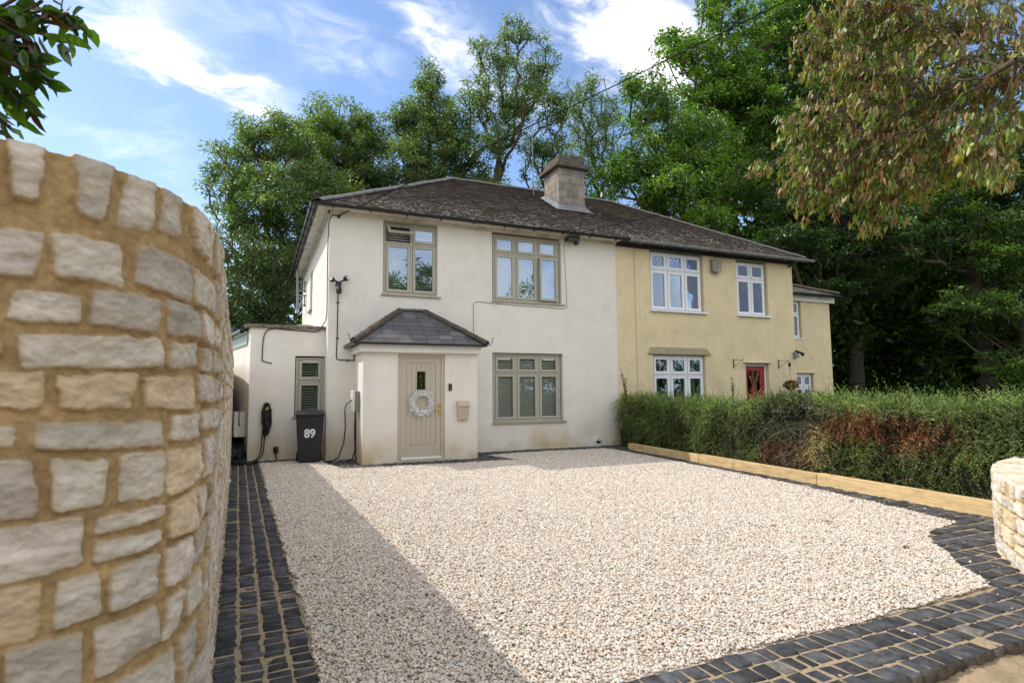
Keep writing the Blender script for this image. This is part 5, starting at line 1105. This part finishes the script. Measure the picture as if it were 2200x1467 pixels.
tree('chestnut_tree', 'broad mid green tree directly behind the right end of the main ridge', 'tree', (19.5, 11, 0), [(19.5, 11, 4), (19.4, 11, 8), (19.2, 11, 13)],
    [(18.7,11,16.3,1.7,1.5,1.5),(17.7,10.5,13.4,1.8,1.5,1.9),(20.7,10.5,14.7,2.5,2,2),(15.9,10,11.8,1.0,1,1.1),(18.3,9.5,11.2,2.1,1.8,1.2),(22.7,10,12.3,2.2,1.8,1.7),(19.8,9,9.9,1.8,1.5,.9),(17.6,11,17,.9,1,.9),(20,10.2,12.4,2,1.6,1.4)], 420, 75, .22, .085, .55, GRN, .35, 8, WG, droop=.45)
tree('beech_tree', 'very tall bright green tree reaching the top edge behind the pale overhead cable', 'tree', (25.5, 12.5, 0), [(25.5, 12.5, 6), (25.4, 12.5, 12), (25.3, 12.3, 19)],
    [(25.2,12,23.6,2.2,1.8,3),(21.9,12,20.6,2,1.7,1.8),(25,12,19.5,2.8,2.2,2.5),(29,12,23.4,2.6,2,3),(27.2,11,17.7,2.6,2,2.5),(23.2,12,17.6,2.2,1.8,1.8),(25,12,15,2.6,2,2),(31,12,26,2.5,2,2.5)], 480, 75, .24, .11, .62, GRN, .4, 9, WG, droop=.1, flat=.45)
tree('beech_tree', 'dark beech tree rising behind the brown leaved branches', 'tree', (31.5, 9.5, 0), [(31.5, 9.5, 5), (31.3, 9.5, 10), (31.5, 9.5, 18)],
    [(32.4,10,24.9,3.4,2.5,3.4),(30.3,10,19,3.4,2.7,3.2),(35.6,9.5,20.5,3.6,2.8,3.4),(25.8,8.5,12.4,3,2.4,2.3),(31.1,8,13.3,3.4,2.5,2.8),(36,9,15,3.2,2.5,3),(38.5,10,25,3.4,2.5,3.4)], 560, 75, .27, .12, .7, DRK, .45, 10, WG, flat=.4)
tree('beech_tree', 'low spreading beech boughs just behind the yellow extension', 'tree', (27.5, 8.5, 0), [(27.5, 8.5, 2.5), (27.2, 8.3, 6), (27, 8.3, 9)],
    [(23.2,7,8.5,2,1.6,1),(27.1,7,8.4,2.6,1.9,1.2),(24.8,7.2,10.3,2.2,1.6,.8),(26.2,7,6.2,1.6,1.2,.9),(30,7.5,9.3,2.2,1.8,1.1),(29.5,7,6.9,1.8,1.6,.8)], 260, 70, .19, .10, .55, [(.06, .11, .022), (.045, .085, .02), (.09, .15, .03), (.035, .07, .018)], .3, 11, WG, flat=.35)
tree('hornbeam_tree', 'dark tree at the far right behind the hedge', 'tree', (33.5, 4, 0), [(33.5, 4, 3), (33, 4, 6), (33, 4, 10)],
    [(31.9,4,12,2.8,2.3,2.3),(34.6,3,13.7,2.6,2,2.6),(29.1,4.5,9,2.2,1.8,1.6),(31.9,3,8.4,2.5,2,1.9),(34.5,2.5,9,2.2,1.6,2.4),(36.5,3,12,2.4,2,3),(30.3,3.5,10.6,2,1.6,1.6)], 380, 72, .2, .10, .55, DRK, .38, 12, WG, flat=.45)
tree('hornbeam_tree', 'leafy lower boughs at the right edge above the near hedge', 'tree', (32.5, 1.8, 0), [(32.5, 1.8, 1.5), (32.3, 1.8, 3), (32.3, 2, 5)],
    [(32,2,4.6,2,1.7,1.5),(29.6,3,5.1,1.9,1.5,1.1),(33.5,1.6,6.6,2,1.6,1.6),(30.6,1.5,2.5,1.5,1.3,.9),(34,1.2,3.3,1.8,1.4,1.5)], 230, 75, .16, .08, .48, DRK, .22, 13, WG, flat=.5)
def foliage_mass(name, label, boxes, n, ll, lw, pal, seed):
    g = np.random.default_rng(seed); Ps = []
    for (x0, x1, y0, y1, z0, z1, w) in boxes:
        k = int(n*w); m = max(20, k//90); c = g.uniform([x0, y0, z0], [x1, y1, z1], (m, 3)); Ps.append(c[g.integers(0, m, k)]+g.normal(0, .55, (k, 3)))
    P = np.concatenate(Ps); P = P[P[:, 2] > 0]; k = len(P); D = g.normal(size=(k, 3)); D[:, 2] -= .5; D /= np.linalg.norm(D, axis=1)[:, None]
    V, F, C = leaf_array(P, D, ll*g.uniform(.6, 1.4, k), lw*g.uniform(.7, 1.2, k), np.array(pal)[g.choice(len(pal), k)]*g.uniform(.6, 1.3, (k, 1)), g)
    o = link(name, np_mesh(name, V, F, C), m_leaf_far); o['kind'] = 'stuff'; o['label'] = label
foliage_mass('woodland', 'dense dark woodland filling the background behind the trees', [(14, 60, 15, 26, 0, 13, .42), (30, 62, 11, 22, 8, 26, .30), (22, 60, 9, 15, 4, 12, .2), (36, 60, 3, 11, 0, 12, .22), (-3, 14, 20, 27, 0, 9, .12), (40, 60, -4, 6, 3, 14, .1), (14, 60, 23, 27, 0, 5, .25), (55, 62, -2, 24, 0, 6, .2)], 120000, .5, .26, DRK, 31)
foliage_mass('undergrowth', 'dark undergrowth below the trees on the right', [(19, 45, 9, 12, 0, 1.4, .6), (24, 48, 2, 8, 0, .8, .4)], 14000, .2, .09, DRK, 33)
# bare trunks standing in the shade of the wood
g = np.random.default_rng(12)
for i, (x, y, r, lab) in enumerate([(26, 13, .28, 'dark trunk standing in deep shade just right of the yellow extension'), (31, 14.5, .35, 'thick dark trunk in the shade at the middle of the wood edge'), (36, 13, .3, 'dark trunk in the shade towards the right edge of the wood')]):
    t = thing('shaded_tree', lab, 'tree', (x, y, 0), None)
    V, F = limbs(np.array([[x, y, -.1], [x+.1, y, 4], [x-.1, y, 9], [x+.4, y, 16], [x+1.5, y+.3, 19], [x-1.2, y-.3, 19]]), np.array([-1, 0, 1, 2, 3, 3]), [4, 5], r, .08, 9)
    o = link('trunk', np_mesh('trunk', V, F, smooth=True), m_bark, t); o.matrix_parent_inverse = Matrix.Translation((x, y, 0)).inverted()
    P = np.array([x, y, 18.5])+g.normal(0, 1.3, (3500, 3)); D = g.normal(size=(3500, 3)); D /= np.linalg.norm(D, axis=1)[:, None]
    V, F, C = leaf_array(P, D, .3, .15, np.array(DRK)[g.choice(4, 3500)], g); o = link('crown', np_mesh('crown', V, F, C), m_leaf_far, t); o.matrix_parent_inverse = Matrix.Translation((x, y, 0)).inverted()
# trees across the lane behind the camera: the window panes mirror them
for i, (x, y, h, lab) in enumerate([(4.5, -34, 12.5, 'roadside tree mirrored in the upstairs panes, left of three'), (13, -36, 14.5, 'roadside tree mirrored in the wide upstairs window, middle of three'), (23, -33, 12.5, 'roadside tree mirrored in the yellow house panes, right of three'), ]):
    tree('roadside_tree', lab, 'tree', (x, y, 0), [(x, y, h*.3), (x, y, h*.6)], [(x, y, h*.62, 3.6, 3, h*.36), (x+2.2, y, h*.5, 2.8, 2.5, h*.3), (x-2.4, y, h*.45, 2.6, 2.4, h*.3)], 150, 60, .4, .2, .9, GRN, .3, 50+i, 'roadside trees across the lane')

foliage_mass('roadside_thicket', 'thicket across the lane that the ground floor panes mirror', [(-12, 45, -27, -23.5, 0, 3.6, 1)], 26000, .4, .22, DRK, 35)
# ------------------------------------------------------------------ hedge
def hx(y): return 8.42+(-1.1-y)*-.096 if False else 8.45+(y+1.1)*.0966     # front face follows the sleepers
def hedge():
    g = np.random.default_rng(40)
    t = thing('hedge', 'long shaggy green hedge with dead brown patches between the drive and the yellow house', 'hedge', (8.9, -5, 0))
    inv = Matrix.Translation((8.9, -5, 0)).inverted()
    # woody lumpy heart that keeps it opaque
    ys = np.arange(-12.6, -.15, .08); an = np.linspace(0, 1, 40); V = []
    for y in ys:
        top = 1.06+.017*(-y)+.12*float(vnoise(np.array(y*1.1), np.array(.3), 5)); x0 = hx(y)+.20; w = 1.0
        e = min(1, (-.1-y)/.35, 1)
        for a in an:
            th = math.pi*(1-a); k = 1+.14*float(vnoise(np.array(y*3.), np.array(a*9.), 7)); cx = x0+w/2
            sx = math.copysign(abs(math.cos(th))**.45, math.cos(th)); sz = math.sin(th)**.35
            V.append((cx+sx*w/2*k, y, -.05+(top)*sz*k*(.6+.4*e)))
    nu, nv = len(an), len(ys); I = np.arange(nu*nv).reshape(nv, nu); F = np.stack([I[:-1, :-1], I[:-1, 1:], I[1:, 1:], I[1:, :-1]], -1).reshape(-1, 4)
    o = link('woody_core', np_mesh('woody_core', np.array(V), F), mat('hedge_core', (.03, .034, .016), 1, (9, .6), (14, 1, .08)), t); o.matrix_parent_inverse = inv
    # arching sprays
    n = 21000; y = -12.4+12.25*g.random(n)**.9; u = g.random(n); Y = y
    top = 1.16+.019*(-y)+.22*vnoise(y*.9, y*0+.3, 5)+.12*vnoise(y*3.3, y*0, 6)
    x0 = hx(y)+.08*vnoise(y*1.7, u*4, 9)
    front = u < .70; s = (g.random(n))**.8
    clump = vnoise(y*2.6, s*3.6, 12)+.6*vnoise(y*6, s*7., 14)
    px = np.where(front, x0+.16+g.uniform(-.03, .22, n)-.16*clump, x0+.15+g.random(n)*1.05); pz = np.where(front, .03+s*(top-.08), top-.05-g.random(n)*.16)
    P0 = np.stack([px, y, pz], 1)
    D = np.where(front[:, None], np.stack([-.65+g.normal(0, .3, n), g.normal(0, .4, n)-.45, .15+g.normal(0, .4, n)], 1), np.stack([g.normal(-.25, .4, n), g.normal(0, .45, n), .75+g.normal(0, .25, n)], 1))
    D /= np.linalg.norm(D, axis=1)[:, None]; Ls = g.uniform(.13, .29, n)*(1+.8*clump); tall = g.random(n) < .05; Ls[tall & ~front] *= 1.7
    k = 12; tt = (np.arange(k)+.5)/k
    C0 = P0[:, None]+D[:, None]*(Ls[:, None]*tt[None])[..., None]; C0[..., 2] -= (Ls[:, None]*tt[None]**2)*np.where(front, .42, .10)[:, None]
    side = np.cross(D, [0, 0, 1.]); side /= np.linalg.norm(side, axis=1)[:, None]+1e-9
    sg = np.where(np.arange(k) % 2 == 0, 1., -1.)
    LD = D[:, None]*.85+side[:, None]*sg[None, :, None]*.6+g.normal(0, .2, (n, k, 3)); LD[..., 2] -= .15; LD /= np.linalg.norm(LD, axis=2)[..., None]
    pal = np.array([(.105, .155, .045), (.14, .195, .055), (.07, .11, .032), (.22, .265, .08)]); ci = g.choice(4, n, p=[.35, .3, .22, .13])
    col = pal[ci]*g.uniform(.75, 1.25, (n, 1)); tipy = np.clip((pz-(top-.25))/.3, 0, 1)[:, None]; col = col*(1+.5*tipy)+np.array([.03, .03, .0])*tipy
    def blob(cy, cz, ry, rz): return np.exp(-(((y-cy)/ry)**2+((pz-cz)/rz)**2)**2)
    dead = front & (g.random(n) < 1.6*np.maximum.reduce([blob(-7.3, .92, .85, .19), blob(-8.05, .86, .55, .20), blob(-5.75, .36, .5, .27), blob(-6.6, 1.02, .35, .1)*.5]))
    pale = front & ~dead & (g.random(n) < .7*blob(-6.35, .55, .35, .35))
    col[dead] = np.array([.25, .10, .045])*g.uniform(.4, 1.4, (dead.sum(), 1)); col[pale] = np.array([.40, .31, .16])*g.uniform(.6, 1.3, (pale.sum(), 1))
    col = col*(1+1.7*clump[:, None])
    cl = np.repeat(col, k, 0).reshape(n, k, 3)*g.uniform(.75, 1.3, (n, k, 1))
    def emit(mask, nm, lab=None):
        P = C0[mask].reshape(-1, 3); Dd = LD[mask].reshape(-1, 3); c = cl[mask].reshape(-1, 3); q = len(P)
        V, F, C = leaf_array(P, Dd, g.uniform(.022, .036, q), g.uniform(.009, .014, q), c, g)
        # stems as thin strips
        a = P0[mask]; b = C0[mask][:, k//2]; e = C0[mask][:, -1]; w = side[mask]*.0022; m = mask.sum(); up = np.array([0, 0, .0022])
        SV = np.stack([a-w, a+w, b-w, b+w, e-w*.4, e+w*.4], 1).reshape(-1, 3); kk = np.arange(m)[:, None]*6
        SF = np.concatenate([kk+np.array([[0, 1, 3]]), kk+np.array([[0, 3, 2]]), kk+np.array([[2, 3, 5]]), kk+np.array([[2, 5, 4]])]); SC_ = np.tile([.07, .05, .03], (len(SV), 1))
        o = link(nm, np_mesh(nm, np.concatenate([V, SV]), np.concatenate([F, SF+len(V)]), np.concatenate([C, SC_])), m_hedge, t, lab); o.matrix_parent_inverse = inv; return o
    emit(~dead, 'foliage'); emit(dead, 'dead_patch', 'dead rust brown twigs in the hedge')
    # tangled bare twigs around the gap
    mb = MB(); gg = random.Random(2)
    for i in range(160):
        yc = gg.gauss(-6.1, .45) if i < 90 else gg.uniform(-12, -.5); zc = gg.uniform(.15, 1.1); p = Vector((hx(yc)+.08, yc, zc)); d = Vector((gg.uniform(-.5, .1), gg.uniform(-1, 1), gg.uniform(-.8, .8))).normalized(); L = gg.uniform(.15, .45)
        mb.tube([p, p+d*L*.5+Vector((-.03, 0, .03)), p+d*L], [.004, .003, .001], 4)
    o = mb.obj('bare_twigs', m_twig, t); o.matrix_parent_inverse = inv
hedge()
def sprig(name, label, base, stems, h, seed, pal, lf=.03, cat='shoot', group=None):
    g = np.random.default_rng(seed); t = thing(name, label, cat, base, group); mb = MB(); P = []; D = []
    for i in range(stems):
        a = g.uniform(0, 6.28); lean = g.uniform(.05, .3); L = h*g.uniform(.6, 1.05); pts = [Vector((0, 0, -.1))]
        for k in range(1, 9): s = k/8; pts.append(Vector((math.cos(a)*lean*s*s*h*.6, math.sin(a)*lean*s*s*h*.6, L*s)))
        mb.tube(pts, [.004*(1-.7*q/8) for q in range(9)], 4)
        for k in range(int(L/.012)):
            s = g.random(); j = min(int(s*8), 7); p = pts[j].lerp(pts[j+1], s*8-j); P.append(tuple(p)); D.append((g.normal(), g.normal(), g.uniform(-.2, 1)))
    mb.obj('stem', m_twig, t); P = np.array(P); D = np.array(D); D /= np.linalg.norm(D, axis=1)[:, None]; n = len(P)
    V, F, C = leaf_array(P, D, lf*g.uniform(.6, 1.3, n), lf*.5, np.array(pal)[g.choice(len(pal), n)]*g.uniform(.7, 1.3, (n, 1)), g); link('leaves', np_mesh('leaves', V, F, C), m_hedge, t)
YG = [(.10, .14, .035), (.14, .18, .05), (.07, .11, .03)]
sprig('ivy_shoot', 'dark upright ivy shoot at the house end of the hedge on the party line', (8.75, -.42, 1.1), 4, .85, 61, [(.02, .035, .012), (.03, .05, .015)], .045)
for i, (x, y, h, lab) in enumerate([(8.75, -4.66, .55, 'tallest pale shoot standing up in front of the red door'), (8.7, -4.15, .42, 'pale hedge shoot rising left of the red door'), (8.8, -5.45, .30, 'pale hedge shoots below the hanging basket'), (8.75, -3.1, .30, 'short pale shoots in front of the ground floor window')]):
    sprig('hedge_shoot', lab, (x, y, 1.22+.012*-y), 7, h, 70+i, YG, .03, group='long shoots sticking up from the hedge')
sprig('bramble', 'thin arching bramble above the near end of the hedge', (9.4, -9.2, 1.35), 6, .35, 90, YG, .03)

# ------------------------------------------------------------------ near branches
RIGHT_LOBES = [(4.49,-10.19,4.31,0.55,0.42,0.28),(4.81,-10.55,4.22,0.57,0.44,0.3),(4.33,-10.09,3.94,0.47,0.36,0.24),(4.53,-10.48,3.64,0.55,0.43,0.3),(4.65,-10.86,3.61,0.33,0.31,0.38),(4.12,-9.86,3.58,0.39,0.3,0.25),(4.35,-10.16,3.42,0.49,0.39,0.27),(4.55,-10.56,3.18,0.47,0.35,0.22),(3.99,-9.77,3.21,0.26,0.2,0.25),(4.25,-9.98,3.09,0.38,0.3,0.24),(4.32,-10.32,2.95,0.32,0.24,0.23),(4.07,-9.78,2.98,0.13,0.13,0.16),(4.33,-10.09,2.77,0.15,0.14,0.17),(4.23,-10.95,3.01,0.21,0.19,0.23),(4.11,-11.09,2.75,0.09,0.1,0.12),(3.8,-9.58,3.29,0.14,0.1,0.06),(4.19,-9.84,4.24,0.26,0.21,0.16),(4.15,-9.95,4.4,0.3,0.25,0.14),(4.35,-10.2,4.45,0.35,0.3,0.18),(5.4,-11.9,4.2,0.7,0.6,0.5),(6.4,-12.6,4.4,0.8,0.8,0.6),(6.2,-12.0,3.5,0.6,0.6,0.4),(5.6,-12.8,3.6,0.6,0.6,0.5),(7.2,-12.8,3.8,0.7,0.7,0.6)]
LEFT_LOBES = [(-.83,-10.58,2.74,.11,.1,.10),(-.72,-10.62,2.75,.10,.1,.08),(-.79,-10.64,2.57,.10,.1,.10),(-.70,-10.68,2.60,.05,.08,.09),(-.81,-10.67,2.42,.08,.08,.10),(-.72,-10.66,2.45,.06,.06,.07),(-.64,-10.55,2.80,.07,.06,.05),(-.79,-10.69,2.30,.06,.05,.05)]

def branch(name, label, cat, root, trunk, lobes, ntip, per, ll, lw, pal, seed, r0, rt, hang, lm, twig=.12, sub=4, flat=.6, p=None, curl=.3, label_parts=True):
    g = np.random.default_rng(seed); vol = np.array([l[3]*l[4]*l[5] for l in lobes])**.7; vol /= vol.sum(); tips = []
    for l, w in zip(lobes, vol):
        k = max(3, int(ntip*w)); d = g.normal(size=(k, 3)); d /= np.linalg.norm(d, axis=1)[:, None]; tips.append(np.array(l[:3])+d*(g.random(k)**.65*1.15)[:, None]*np.array(l[3:]))
    tips = np.concatenate(tips); nodes, par, tn = skeleton(root, trunk, tips, g, steep=0, sub=sub, up=0, wob=.2); V, F = limbs(nodes, par, tn, r0, rt, 6, .5)
    t = thing(name, label, cat, tuple(root)); inv = Matrix.Translation(Vector(root)).inverted()
    o = link('branch', np_mesh('branch', V, F, smooth=True), m_bark, t); o.matrix_parent_inverse = inv
    # leaves along the last stretch of each twig
    P = []; D = []; T = []
    for q, k in enumerate(tn):
        a, b = nodes[par[k]], nodes[k]; ax = (b-a)/(np.linalg.norm(b-a)+1e-9)
        for j in range(g.poisson(per)):
            s = g.random()*1.2; P.append(a+(b-a)*s+g.normal(0, .012, 3)); v = ax*.35+g.normal(0, .5, 3); v[2] -= hang; D.append(v/np.linalg.norm(v)); T.append(q)
    P = np.array(P); D = np.array(D); T = np.array(T); n = len(P); tip_c = g.choice(len(pal), len(tips), p=p); ci = tip_c[T]; sw = g.random(n) < .35; ci[sw] = g.choice(len(pal), sw.sum(), p=p)
    col = np.array(pal)[ci]*g.uniform(.7, 1.3, (n, 1))
    # six-point leaf: base, two shoulders, two flanks, tip, creased on the midrib and curling down
    r = g.normal(size=(n, 3)); S = np.cross(D, r); S /= np.linalg.norm(S, axis=1)[:, None]; U = np.cross(S, D); L = (ll*g.uniform(.6, 1.25, n))[:, None]; Wd = (lw*g.uniform(.6, 1.2, n))[:, None]; cu = (curl*g.uniform(.2, 1.4, n))[:, None]
    row_ = [(0, 0), (.22, .42), (.5, .5), (.78, .30), (1, 0)]; VV = []
    for s, w in row_:
        c = P+D*L*s-U*L*cu*s*s
        VV += [c-S*Wd*w+U*Wd*.16*(w > 0), c, c+S*Wd*w+U*Wd*.16*(w > 0)]
    V = np.stack(VV, 1); fc = []
    for i in range(4):
        for j in range(2): a = i*3+j; fc.append((a, a+1, a+4, a+3))
    F = (np.array(fc)[None]+(np.arange(n)*15)[:, None, None]).reshape(-1, 4); shade = g.uniform(.85, 1.1, (n, 15, 1))
    o = link('leaves', np_mesh('leaves', V.reshape(-1, 3), F, (np.repeat(col[:, None], 15, 1)*shade).reshape(-1, 3), smooth=True), lm, t); o.matrix_parent_inverse = inv
    print(name, n); return t
CH = [(.26, .17, .09), (.19, .23, .06), (.31, .21, .12), (.25, .30, .07), (.21, .08, .035), (.11, .19, .045), (.34, .29, .06)]
RB = RIGHT_LOBES
branch('cherry_tree', 'overhanging branches with drooping brown and yellow-green leaves at the upper right', 'tree', (6.6, -12.6, 0), [(6.5, -12.5, 1.4), (6.1, -12.2, 2.6), (5.5, -11.9, 3.4), (4.9, -11.5, 3.6), (4.3, -11.1, 3.5)], RB,
    5768, 5.6, .066, .0225, CH, 5, .034, .0014, 2.3, m_leaf_near, p=[.25, .20, .17, .17, .06, .08, .07])
branch('overhanging_shrub', 'large holed green leaves overhanging the tall stone wall at the upper left', 'shrub', (-1.9, -10.2, 0), [(-1.8, -10.3, 1.2), (-1.5, -10.5, 2.2), (-1.15, -10.8, 2.75), (-.9, -11, 2.8)], LEFT_LOBES,
    60, 3.4, .08, .044, [(.035, .075, .012), (.05, .11, .015), (.025, .05, .012), (.10, .17, .02), (.10, .05, .03)], 15, .03, .0018, .55, m_leaf_near, sub=4, curl=.25, p=[.35, .3, .2, .1, .05])
# ------------------------------------------------------------------ fallen leaves
g = random.Random(6)
for i, (x, y, s, c, lab) in enumerate([(5.62, -8.55, .045, (.28, .10, .04), 'larger curled red-brown leaf lying on the gravel'), (4.95, -8.45, .03, (.30, .12, .04), 'small red-brown leaf lying on the gravel'), (5.35, -9.55, .032, (.14, .12, .04), 'olive leaf lying on the gravel near the sett corner'), (6.9, -7.9, .03, (.25, .09, .03), 'brown leaf on the setts beside the sleeper'), (7.1, -8.35, .03, (.22, .08, .03), 'dark brown leaf on the setts by the near sleeper'), (2.9, -6.6, .03, (.25, .13, .06), 'tan leaf on the middle of the gravel')]):
    t = MB(); a = g.uniform(0, 6.28); d = Vector((math.cos(a), math.sin(a), 0)); sd = Vector((-d.y, d.x, 0)); rows_ = []
    for q, w in ((-1, 0), (-.5, .5), (0, .62), (.5, .42), (1, 0)): rows_ += [d*q*s-sd*w*s+Vector((0, 0, .016*w*2)), d*q*s+Vector((0, 0, .004+.006*q*q)), d*q*s+sd*w*s+Vector((0, 0, .014*w*2))]
    t.add([p+Vector((x, y, .034)) for p in rows_], [(i_*3+j, i_*3+j+1, i_*3+j+4, i_*3+j+3) for i_ in range(4) for j in range(2)], c)
    tag(link('fallen_leaf', t.mesh('fallen_leaf', fix=False), m_leaf_near), lab, 'leaf', 'leaves fallen on the drive')
